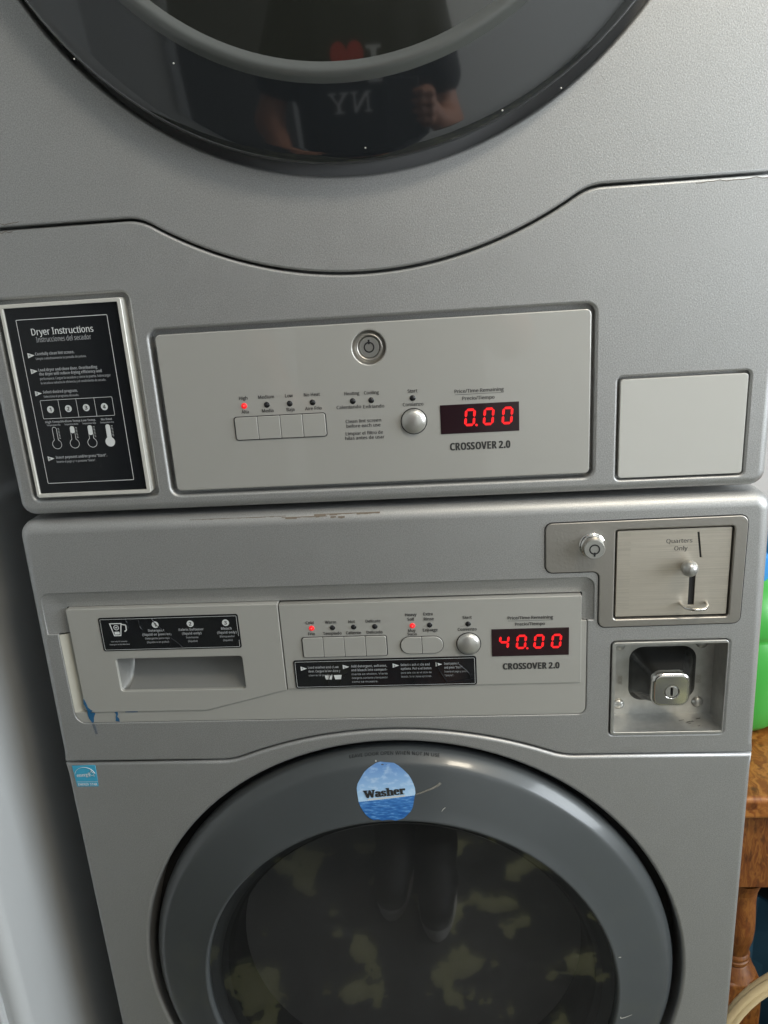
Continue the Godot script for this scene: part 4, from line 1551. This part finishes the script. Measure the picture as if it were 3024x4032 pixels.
func coin_parts(root: Node3D) -> void:
	# cast plate round the coin slide and the lock
	var m := M.new()
	var o := rounded([[0.1949, 0.9682, 0.0062], [0.3210, 0.9690, 0.0062], [0.3216, 1.0717, 0.0070], [0.1470, 1.0706, 0.0062], [0.1470, 1.0236, 0.0068], [0.1949, 1.0236, 0.0062]])
	m.face(M.offs(o, 0.0009), [rr(0.2075, 0.9750, 0.3113, 1.0632, 0.003)], 0.0003)
	part(root, "coin_plate_gap", m, "black_gap")
	m = M.new()
	m.plate(o, 0.0016, -0.002, 0.0009, [[rr(0.2082, 0.9757, 0.3106, 1.0625, 0.0030), 0.0014, 0.0068]])
	var cp := part(root, "coin_plate", m, "cast_metal", "dull cast metal plate framing the coin slide")
	m = M.new()
	m.plate(rr(0.2104, 0.9776, 0.3090, 1.0609, 0.0008, 3), -0.0006, -0.006, 0.0004, [
		[rounded([[0.2826, 1.0330, 0.0002], [0.2844, 1.0330, 0.0002], [0.2811, 1.0573, 0.0002], [0.2793, 1.0573, 0.0002]]), 0.0001, 0.004],
		[rr(0.2745, 0.9872, 0.2800, 1.0230, 0.0004, 2), 0.0002, 0.005]])
	part(cp, "steel_plate", m, "steel")
	m = M.new()
	firm(m, "Quarters", Vector3(0.2642, 1.0478, -0.0005), 0.0039, 0.0224)
	firm(m, "Only", Vector3(0.2659, 1.0407, -0.0005), 0.0039, 0.0114)
	part(cp, "lettering", m, "print_grey_dark")
	m = M.new()
	m.face(PackedVector2Array([Vector2(0.2824, 1.0328), Vector2(0.2846, 1.0328), Vector2(0.2813, 1.0575), Vector2(0.2791, 1.0575)]), [], -0.0014)
	m.face(rr(0.2740, 0.9868, 0.2805, 1.0235, 0.0004, 2), [], -0.0022)
	part(cp, "slot_backing", m, "black_gap")
	m = M.new()
	var p: Array = [Vector2(0.0030, -0.004), Vector2(0.0030, 0.003)]
	for i in 13:
		var a := -PI * 0.36 + (PI * 0.86) * i / 12.0
		p.append(Vector2(0.0074 * cos(a), 0.0095 + 0.0074 * sin(a)))
	m.lathe(Vector3(0.2712, 1.0270, 0), p, 32)
	part(cp, "return_knob", m, "bolt")
	m = M.new()
	var loop: Array = []
	for i in 21:
		var a := PI * i / 20.0
		loop.append(Vector3(0.2792 - cos(a) * 0.0115, 0.9895 - 0.0010 * sin(a), -0.002 + 0.0150 * pow(sin(a), 0.7)))
	m.tube(loop, 0.0014, 10)
	part(cp, "coin_lip", m, "chrome")
	# key lock
	m = M.new()
	m.lathe(Vector3(0.1880, 1.0492, 0), [Vector2(0.0118, 0.0012), Vector2(0.0112, 0.0024), Vector2(0.0102, 0.0026), Vector2(0.0098, 0.0026), Vector2(0.0096, 0.0110), Vector2(0.0090, 0.0124)], 40)
	part(root, "lock_sleeve", m, "chrome")
	cam_lock(root, Vector3(0.1880, 1.0492, 0.0128), 0.0092, "bolt", -1.0)
	# coin vault recess
	m = M.new()
	m.plate(rr(0.2082, 0.8533, 0.3134, 0.9520, 0.0036), 0.0012, -0.003, 0.0007, [[rr(0.2116, 0.8564, 0.3122, 0.9490, 0.0012, 3), 0.0006, 0.0325]])
	var vt := part(root, "coin_vault", m, "vault_metal", "square recessed metal box around the coin lock")
	m = M.new()
	m.face(rr(0.2110, 0.8558, 0.3128, 0.9496, 0.001), [], -0.0312)
	part(vt, "back_plate", m, "vault_metal")
	m = M.new()
	var b0 := rr(0.2318, 0.8720, 0.2955, 0.9305, 0.0135, 8)
	var b1 := rr(0.2345, 0.8745, 0.2928, 0.9282, 0.0125, 8)
	var b2 := rr(0.2464, 0.8840, 0.2805, 0.9181, 0.0090, 8)
	var nn := M.normals2(b0)
	for i in b0.size():
		var j := (i + 1) % b0.size()
		for q in [[b0, -0.0311, b1, -0.0285, 0.5], [b1, -0.0285, b2, -0.0050, 0.4]]:
			var ni := Vector3(nn[i].x, nn[i].y, q[4]).normalized()
			var nj := Vector3(nn[j].x, nn[j].y, q[4]).normalized()
			m.quad(Vector3(q[0][i].x, q[0][i].y, q[1]), Vector3(q[0][j].x, q[0][j].y, q[1]), Vector3(q[2][j].x, q[2][j].y, q[3]), Vector3(q[2][i].x, q[2][i].y, q[3]), ni, nj, nj, ni)
	part(vt, "lock_boss", m, "zinc_dark")
	m = M.new()
	m.plate(rr(0.2456, 0.8833, 0.2812, 0.9188, 0.0095, 8), 0.0016, -0.0060, 0.0036, [[circle(Vector2(0.2640, 0.8995), 0.0066, 32), 0.0008, 0.0012]])
	part(vt, "lock_cap", m, "chrome")
	m = M.new()
	m.plate(circle(Vector2(0.2640, 0.8995), 0.0060, 32), 0.0013, -0.002, 0.0004, [[rr(0.2628, 0.8948, 0.2652, 0.9042, 0.0004, 2), 0.0001, 0.003]])
	part(vt, "lock_cylinder", m, "bolt")
	m = M.new()
	m.face(rr(0.2620, 0.894, 0.2660, 0.905, 0.0004), [], -0.0015)
	part(vt, "key_hole", m, "black_gap")
	for q in [Vector2(0.2228, 0.8682), Vector2(0.2990, 0.8687), Vector2(0.2222, 0.9335), Vector2(0.2998, 0.9335)]:
		m = M.new()
		var pr: Array = []
		for i in 8:
			var a := PI / 2 * i / 7
			pr.append(Vector2(0.0058 * cos(a), 0.0042 * sin(a)))
		m.lathe(Vector3(q.x, q.y, -0.0312), pr, 28)
		part(vt, "bolt_head", m, "bolt")
	m = M.new()
	text(m, "808", Vector3(0.2258, 0.8900, -0.0308), 0.0042, -1, "Droid Sans", 0.0, PI / 2)
	text(m, "808", Vector3(0.3010, 0.8900, -0.0308), 0.0042, -1, "Droid Sans", 0.0, PI / 2)
	part(vt, "stamped_mark", m, "cast_metal")
	m = M.new()
	for i in 9:
		var x := 0.277 + rng.randf() * 0.020
		var zz := -0.006 - rng.randf() * 0.014
		var l := 0.002 + rng.randf() * 0.006
		m.flat(Vector3(x, 0.85675, zz), Vector3(x + l, 0.85675, zz - l * 0.3), Vector3(x + l, 0.85675, zz - l * 0.3 - 0.0011), Vector3(x, 0.85675, zz - 0.0012), Vector3(0, 1, 0))
	part(vt, "grime_mark", m, "grime")

# ------------------------------------------------------------------ things beside the machines
func side_things() -> void:
	var t := thing("wooden_table", "brown wooden table with turned leg right beside the washer", "table", Vector3(0.72, 0, -0.36))
	var m := M.new()
	m.box(Vector3(0.735, 0.7215, -0.385), Vector3(0.76, 0.027, 0.66), 0.006)
	part(t, "table_top", m, "table_veneer")
	m = M.new()
	m.box(Vector3(0.735, 0.664, -0.098), Vector3(0.66, 0.088, 0.020), 0.002)
	part(t, "apron", m, "table_wood")
	m = M.new()
	m.box(Vector3(0.735, 0.664, -0.67), Vector3(0.66, 0.088, 0.020), 0.002)
	part(t, "apron", m, "table_wood")
	var prof := [[0.600, 0.0245], [0.590, 0.0205], [0.580, 0.0178], [0.565, 0.0172], [0.545, 0.0182], [0.525, 0.0190], [0.510, 0.0178], [0.497, 0.0150], [0.4895, 0.0142], [0.4885, 0.0150], [0.4865, 0.0162], [0.4835, 0.0162], [0.4815, 0.0146], [0.4800, 0.0162], [0.4765, 0.0164], [0.4740, 0.0150], [0.4730, 0.0160], [0.4665, 0.0205], [0.4590, 0.0250]]
	for s in [Vector2(0.386, -0.098), Vector2(1.085, -0.098), Vector2(0.386, -0.67), Vector2(1.085, -0.67)]:
		m = M.new()
		m.box(Vector3(s.x, 0.655, s.y), Vector3(0.051, 0.106, 0.051), 0.002)
		m.box(Vector3(s.x, 0.409, s.y), Vector3(0.051, 0.102, 0.051), 0.004)
		for seg in 28:
			var a0 := TAU * seg / 28
			var a1 := TAU * (seg + 1) / 28
			var d0 := Vector3(cos(a0), 0, sin(a0))
			var d1 := Vector3(cos(a1), 0, sin(a1))
			for i in prof.size() - 1:
				var p: Array = prof[i]
				var q: Array = prof[i + 1]
				var sl: float = (q[1] - p[1]) / (p[0] - q[0])
				var n0 := (d0 + Vector3(0, sl, 0)).normalized()
				var n1 := (d1 + Vector3(0, sl, 0)).normalized()
				var b := Vector3(s.x, 0, s.y)
				var y := Vector3.UP
				m.quad(b + y * p[0] + d0 * p[1], b + y * p[0] + d1 * p[1], b + y * q[0] + d1 * q[1], b + y * q[0] + d0 * q[1], n0, n1, n1, n0)
			for q in [[0.36, 0.022, 0.05, 0.015], [0.05, 0.015, 0.0, 0.013]]:
				var b := Vector3(s.x, 0, s.y)
				m.quad(b + Vector3.UP * q[0] + d0 * q[1], b + Vector3.UP * q[0] + d1 * q[1], b + Vector3.UP * q[2] + d1 * q[3], b + Vector3.UP * q[2] + d0 * q[3], d0, d1, d1, d0)
		part(t, "leg", m, "table_wood")
	# green jug
	t = thing("plastic_jug", "bright green plastic jug with blue cap standing on the wooden table", "jug", Vector3(0.409, 0.7355, -0.22))
	m = M.new()
	var c := Vector3(0.409, 0.7355, -0.22)
	var body: Array = [[0.0, 0.036], [0.004, 0.046], [0.014, 0.055], [0.04, 0.060], [0.085, 0.060], [0.112, 0.056], [0.120, 0.051], [0.126, 0.051], [0.134, 0.056], [0.160, 0.053], [0.178, 0.040], [0.186, 0.026], [0.190, 0.021]]
	turned(m, c, body)
	m.tube([c + Vector3(0.050, 0.170, 0.0), c + Vector3(0.072, 0.160, 0.0), c + Vector3(0.080, 0.120, 0.0), c + Vector3(0.074, 0.080, 0.0), c + Vector3(0.054, 0.070, 0.0)], 0.009, 10)
	part(t, "body", m, "green_plastic")
	m = M.new()
	turned(m, c, [[0.186, 0.024], [0.188, 0.026], [0.214, 0.025], [0.217, 0.022], [0.217, 0.0]])
	part(t, "cap", m, "blue_plastic")
	t = thing("plastic_bottle", "blue plastic bottle behind the green jug on the table", "bottle", Vector3(0.50, 0.7355, -0.32))
	m = M.new()
	turned(m, Vector3(0.50, 0.7355, -0.32), [[0.0, 0.040], [0.005, 0.048], [0.18, 0.050], [0.215, 0.035], [0.235, 0.018], [0.250, 0.017]])
	part(t, "body", m, "blue_plastic")
	m = M.new()
	turned(m, Vector3(0.50, 0.7355, -0.32), [[0.246, 0.02], [0.270, 0.019], [0.272, 0.0]])
	part(t, "cap", m, "print_white")
	# black bag under the table
	t = thing("black_bag", "crumpled black bag lying under the wooden table", "bag", Vector3(0.56, 0, -0.36))
	m = blend([[Vector3(0.56, 0.16, -0.36), Vector3(0.60, 0.42, -0.38), 0.15, 0.10], [Vector3(0.54, 0.45, -0.34), Vector3(0.56, 0.52, -0.34), 0.07, 0.04], [Vector3(0.66, 0.15, -0.30), Vector3(0.66, 0.3, -0.34), 0.14, 0.10]], 0.02, 0.05)
	var nz := FastNoiseLite.new()
	nz.seed = 3
	nz.frequency = 9.0
	for i in m.v.size():
		m.v[i] += m.n[i] * nz.get_noise_3dv(m.v[i]) * 0.02
	part(t, "body", m, "bag_black")
	# blue cloth behind the leg
	t = thing("blue_cloth", "folded dark blue cloth hanging under the table behind the leg", "cloth", Vector3(0.46, 0.0, -0.20))
	m = M.new()
	for i in 12:
		for j in 8:
			var q: Array = []
			for w in [[i, j], [i + 1, j], [i + 1, j + 1], [i, j + 1]]:
				q.append(Vector3(0.425 + 0.011 * w[0], 0.02 + 0.055 * w[1], -0.20 + 0.012 * sin(w[0] * 1.1 + w[1] * 0.3)))
			m.flat(q[0], q[1], q[2], q[3], Vector3(0, 0, 1))
			for k in 4:
				q[k] -= Vector3(0, 0, 0.006)
			m.flat(q[0], q[1], q[2], q[3], Vector3(0, 0, -1))
	part(t, "folded_sheet", m, "cloth_blue")
	# cane basket with hoop handle
	t = thing("cane_basket", "cane basket with pale bent hoop handle on floor before the table", "basket", Vector3(0.50, 0, 0.02))
	var hc := Vector3(0.4850, 0.4080, -0.03)
	m = M.new()
	var hoop: Array = []
	for i in 41:
		var a := lerpf(-0.35, PI + 0.35, i / 40.0)
		hoop.append(hc + Vector3(cos(a) * 0.136, sin(a) * 0.136, 0))
	m.tube(hoop, 0.011, 12, true, 0.006)
	var h1: Array = []
	for q in hoop:
		h1.append(hc + (q - hc) * 1.035 + Vector3(0, 0, 0.004))
	m.tube(h1, 0.0045, 8)
	part(t, "handle", m, "cane")
	m = M.new()
	for row in 11:
		var ring: Array = []
		var y := 0.015 + row * 0.030
		var rad := 0.115 + 0.022 * row / 10.0
		for i in 49:
			var a := TAU * i / 48
			ring.append(Vector3(hc.x + cos(a) * (rad + 0.004 * sin(a * 12.0 + row * PI)), y, hc.z + sin(a) * (rad + 0.004 * sin(a * 12.0 + row * PI)) * 0.55))
		m.tube(ring, 0.010, 6, true, 0.016)
	part(t, "woven_body", m, "cane_dark")

func turned(m: M, c: Vector3, prof: Array) -> void:
	var k := prof.size()
	for seg in 40:
		var a0 := TAU * seg / 40
		var a1 := TAU * (seg + 1) / 40
		var d0 := Vector3(cos(a0), 0, sin(a0))
		var d1 := Vector3(cos(a1), 0, sin(a1))
		for i in k - 1:
			var ns: Array = []
			for j in [i, i + 1]:
				var p := Vector2(prof[maxi(j - 1, 0)][1], prof[maxi(j - 1, 0)][0])
				var q := Vector2(prof[mini(j + 1, k - 1)][1], prof[mini(j + 1, k - 1)][0])
				var d := (q - p).normalized()
				ns.append(Vector2(d.y, -d.x))
			var y := Vector3.UP
			m.quad2(c + y * prof[i][0] + d0 * prof[i][1], c + y * prof[i][0] + d1 * prof[i][1], c + y * prof[i + 1][0] + d1 * prof[i + 1][1], c + y * prof[i + 1][0] + d0 * prof[i + 1][1], d0 * ns[0].x + y * ns[0].y, d1 * ns[0].x + y * ns[0].y, d1 * ns[1].x + y * ns[1].y, d0 * ns[1].x + y * ns[1].y)

# ------------------------------------------------------------------ the photographer, seen in the shiny doors
func photographer() -> void:
	var t := thing("person", "person in a black printed T-shirt and dark shorts holding up a phone", "person", Vector3(-0.05, 0, 0.92))
	var X := -0.05
	var bones: Array = []
	var neck := Vector3(X, 1.57, 1.03)
	var head := Vector3(X + 0.01, 1.70, 1.0)
	var rs := Vector3(X + 0.18, 1.49, 1.04)
	var ls := Vector3(X - 0.18, 1.49, 1.04)
	var re := Vector3(X + 0.25, 1.16, 0.95)
	var le := Vector3(X - 0.29, 1.20, 0.98)
	var rw := Vector3(0.145, 1.225, 0.735)
	var lw := Vector3(X - 0.20, 1.09, 0.80)
	# head, neck, arms, legs
	bones.append([head + Vector3(0, 0.02, 0.015), head + Vector3(0, 0.05, 0.01), 0.088, 0.090])
	bones.append([head + Vector3(0, -0.04, -0.03), head + Vector3(0, 0.0, -0.03), 0.062, 0.068])
	bones.append([head + Vector3(0, -0.075, -0.045), head + Vector3(0, -0.07, -0.02), 0.038, 0.045])
	bones.append([head + Vector3(0, -0.005, -0.098), head + Vector3(0, 0.03, -0.085), 0.013, 0.009])
	for s in [-1.0, 1.0]:
		bones.append([head + Vector3(s * 0.088, -0.02, 0.005), head + Vector3(s * 0.090, 0.015, 0.012), 0.012, 0.015])
	bones.append([neck, head + Vector3(0, -0.05, 0.01), 0.060, 0.056])
	bones.append([Vector3(X - 0.08, 1.43, 1.03), Vector3(X + 0.08, 1.43, 1.03), 0.10, 0.10])
	bones.append([Vector3(X, 0.95, 1.02), Vector3(X, 1.45, 1.03), 0.105, 0.10])
	for q in [[rs, re, rw], [ls, le, lw]]:
		bones.append([q[0], q[1], 0.052, 0.041])
		bones.append([q[1], q[2], 0.042, 0.027])
	var hips := [Vector3(X + 0.085, 0.90, 1.0), Vector3(X - 0.085, 0.90, 1.0)]
	var knees := [Vector3(0.025, 0.50, 0.97), Vector3(-0.115, 0.50, 1.0)]
	var ankles := [Vector3(0.008, 0.095, 0.845), Vector3(-0.092, 0.095, 0.90)]
	for i in 2:
		bones.append([hips[i], knees[i], 0.085, 0.058])
		bones.append([knees[i] + Vector3(0, -0.04, 0), knees[i].lerp(ankles[i], 0.45) + Vector3(0, 0, 0.015), 0.055, 0.052])
		bones.append([knees[i].lerp(ankles[i], 0.45), ankles[i], 0.050, 0.036])
	var m := blend(bones, 0.013, 0.03)
	# hands, each on a finer grid
	for s in [-1.0, 1.0]:
		var hb: Array = []
		if s > 0:
			# right hand closed round the edge of the phone
			var px := 0.0606 + 0.043
			var palm := Vector3(px + 0.012, 1.262, 0.700)
			hb = [[rw, palm, 0.026, 0.026], [palm + Vector3(0, -0.02, 0.0), palm + Vector3(0, 0.025, -0.004), 0.024, 0.022]]
			for f in 4:
				var y := 1.292 - 0.019 * f
				var l: float = [0.95, 1.05, 1.0, 0.8][f]
				var k0 := Vector3(px + 0.014, y, 0.690)
				var k1 := k0 + Vector3(0.006, 0.004, -0.026 * l + 0.006)
				var k2 := k1 + Vector3(-0.020 * l, 0.004, -0.004)
				var k3 := k2 + Vector3(-0.018 * l, 0.001, 0.006)
				hb.append([k0, k1, 0.0095, 0.0088])
				hb.append([k1, k2, 0.0088, 0.0080])
				hb.append([k2, k3, 0.0080, 0.0068])
			hb.append([palm + Vector3(0, -0.01, 0.010), palm + Vector3(-0.012, 0.025, 0.020), 0.013, 0.0115])
			hb.append([palm + Vector3(-0.012, 0.025, 0.020), palm + Vector3(-0.034, 0.044, 0.016), 0.0110, 0.0085])
		else:
			# left hand relaxed, fingers slightly curled
			var d := (lw - le).normalized()
			var side := Vector3(1, 0, 0)
			side = (side - d * side.dot(d)).normalized()
			var out := side.cross(d)
			var palm := lw + d * 0.055
			hb = [[lw, palm, 0.026, 0.026], [palm - side * 0.022, palm + d * 0.025 - side * 0.026, 0.017, 0.015], [palm + side * 0.022, palm + d * 0.025 + side * 0.026, 0.017, 0.015]]
			for f in 4:
				var l: float = [0.95, 1.05, 1.0, 0.8][f]
				var k0 := palm + d * 0.035 + side * (0.030 - 0.020 * f)
				var k1 := k0 + (d + out * 0.25) * 0.036 * l
				var k2 := k1 + (d * 0.7 + out * 0.7) * 0.024 * l
				var k3 := k2 + (d * 0.3 + out * 0.9) * 0.018 * l
				hb.append([k0, k1, 0.0092, 0.0086])
				hb.append([k1, k2, 0.0086, 0.0078])
				hb.append([k2, k3, 0.0078, 0.0066])
			hb.append([palm + side * 0.025 - d * 0.02, palm + side * 0.048 + d * 0.010, 0.013, 0.011])
			hb.append([palm + side * 0.048 + d * 0.010, palm + side * 0.056 + d * 0.038, 0.0105, 0.0085])
		var hm := blend(hb, 0.004, 0.006)
		m.v.append_array(hm.v)
		m.n.append_array(hm.n)
	part(t, "body", m, "skin")
	# hair
	m = blend([[head + Vector3(0, 0.045, 0.03), head + Vector3(0, 0.06, 0.02), 0.094, 0.095], [head + Vector3(0, -0.03, 0.05), head + Vector3(0, 0.04, 0.04), 0.075, 0.09]], 0.014, 0.03)
	part(t, "hair", m, "hair")
	# shirt
	var sb: Array = []
	for s in [-0.095, 0.0, 0.095]:
		sb.append([Vector3(X + s * 0.95, 0.88, 1.02), Vector3(X + s, 1.42, 1.03), 0.112, 0.108])
	sb.append([Vector3(X - 0.14, 1.485, 1.035), Vector3(X + 0.14, 1.485, 1.035), 0.078, 0.078])
	sb.append([Vector3(X, 1.48, 1.03), Vector3(X, 1.535, 1.03), 0.10, 0.074])
	sb.append([rs, rs.lerp(re, 0.62), 0.072, 0.070])
	sb.append([ls, ls.lerp(le, 0.62), 0.072, 0.070])
	m = blend(sb, 0.013, 0.035)
	part(t, "t_shirt", m, "shirt")
	# print on the shirt: it faces away from this script's +z
	var zf := 0.9015
	m = M.new()
	var heart := PackedVector2Array()
	for i in 48:
		var a := TAU * i / 48
		heart.append(Vector2(16.0 * pow(sin(a), 3.0), 13.0 * cos(a) - 5.0 * cos(2 * a) - 2.0 * cos(3 * a) - cos(4 * a)) * Vector2(0.0028, 0.0034) + Vector2(-0.076, 1.352))
	heart.reverse()
	m.face(heart, [], zf, -1.0)
	part(t, "printed_heart", m, "heart_red")
	for q in [["I", -0.004, 1.290, 0.090, 0.040], ["N", -0.047, 1.219, 0.052, 0.058], ["Y", -0.110, 1.219, 0.052, 0.058]]:
		m = M.new()
		text(m, q[0], Vector3(q[1], q[2], 0), q[3], 0, "Droid Serif", q[4])
		for i in m.v.size():
			m.v[i] = Vector3(2 * q[1] - m.v[i].x, m.v[i].y, zf - m.v[i].z)
			m.n[i] = Vector3(-m.n[i].x, m.n[i].y, -m.n[i].z)
		part(t, "printed_letter", m, "shirt_white")
	# shorts
	sb = [[Vector3(X - 0.07, 0.93, 1.01), Vector3(X + 0.07, 0.93, 1.01), 0.125, 0.125]]
	for i in 2:
		sb.append([hips[i], hips[i].lerp(knees[i], 0.92), 0.105, 0.088])
	m = blend(sb, 0.014, 0.03)
	part(t, "shorts", m, "shorts")
	for i in 2:
		var an: Vector3 = ankles[i]
		m = blend([[an + Vector3(0, -0.045, 0.03), an + Vector3(0, -0.05, -0.10), 0.045, 0.042], [an + Vector3(0, -0.05, -0.10), an + Vector3(0, -0.055, -0.185), 0.046, 0.036], [an + Vector3(0, 0.02, 0.0), an + Vector3(0, -0.03, 0.0), 0.048, 0.048]], 0.009, 0.02)
		for j in m.v.size():
			m.v[j].y = maxf(m.v[j].y, 0.012)
		part(t, "shoe", m, "shoe")
		m = M.new()
		var sole := PackedVector2Array()
		for j in 32:
			var a := TAU * j / 32
			sole.append(Vector2(an.x + cos(a) * 0.045, an.z - 0.078 + sin(a) * 0.146))
		var k := sole.size()
		for j in k:
			var p := sole[j]
			var q := sole[(j + 1) % k]
			m.flat(Vector3(p.x, 0.0005, p.y), Vector3(q.x, 0.0005, q.y), Vector3(q.x, 0.020, q.y), Vector3(p.x, 0.020, p.y), Vector3(p.x - an.x, 0, p.y - an.z + 0.078))
			m.tri(Vector3(an.x, 0.020, an.z - 0.078), Vector3(p.x, 0.020, p.y), Vector3(q.x, 0.020, q.y), Vector3.UP, Vector3.UP, Vector3.UP)
		part(t, "sole", m, "sole")
	t = thing("phone", "dark phone held up in one hand by the person", "phone", Vector3(0.0606, 1.22, 0.676))
	m = M.new()
	m.box(Vector3(0.0606, 1.255, 0.678), Vector3(0.075, 0.150, 0.008), 0.0035)
	part(t, "phone_body", m, "phone_dark")
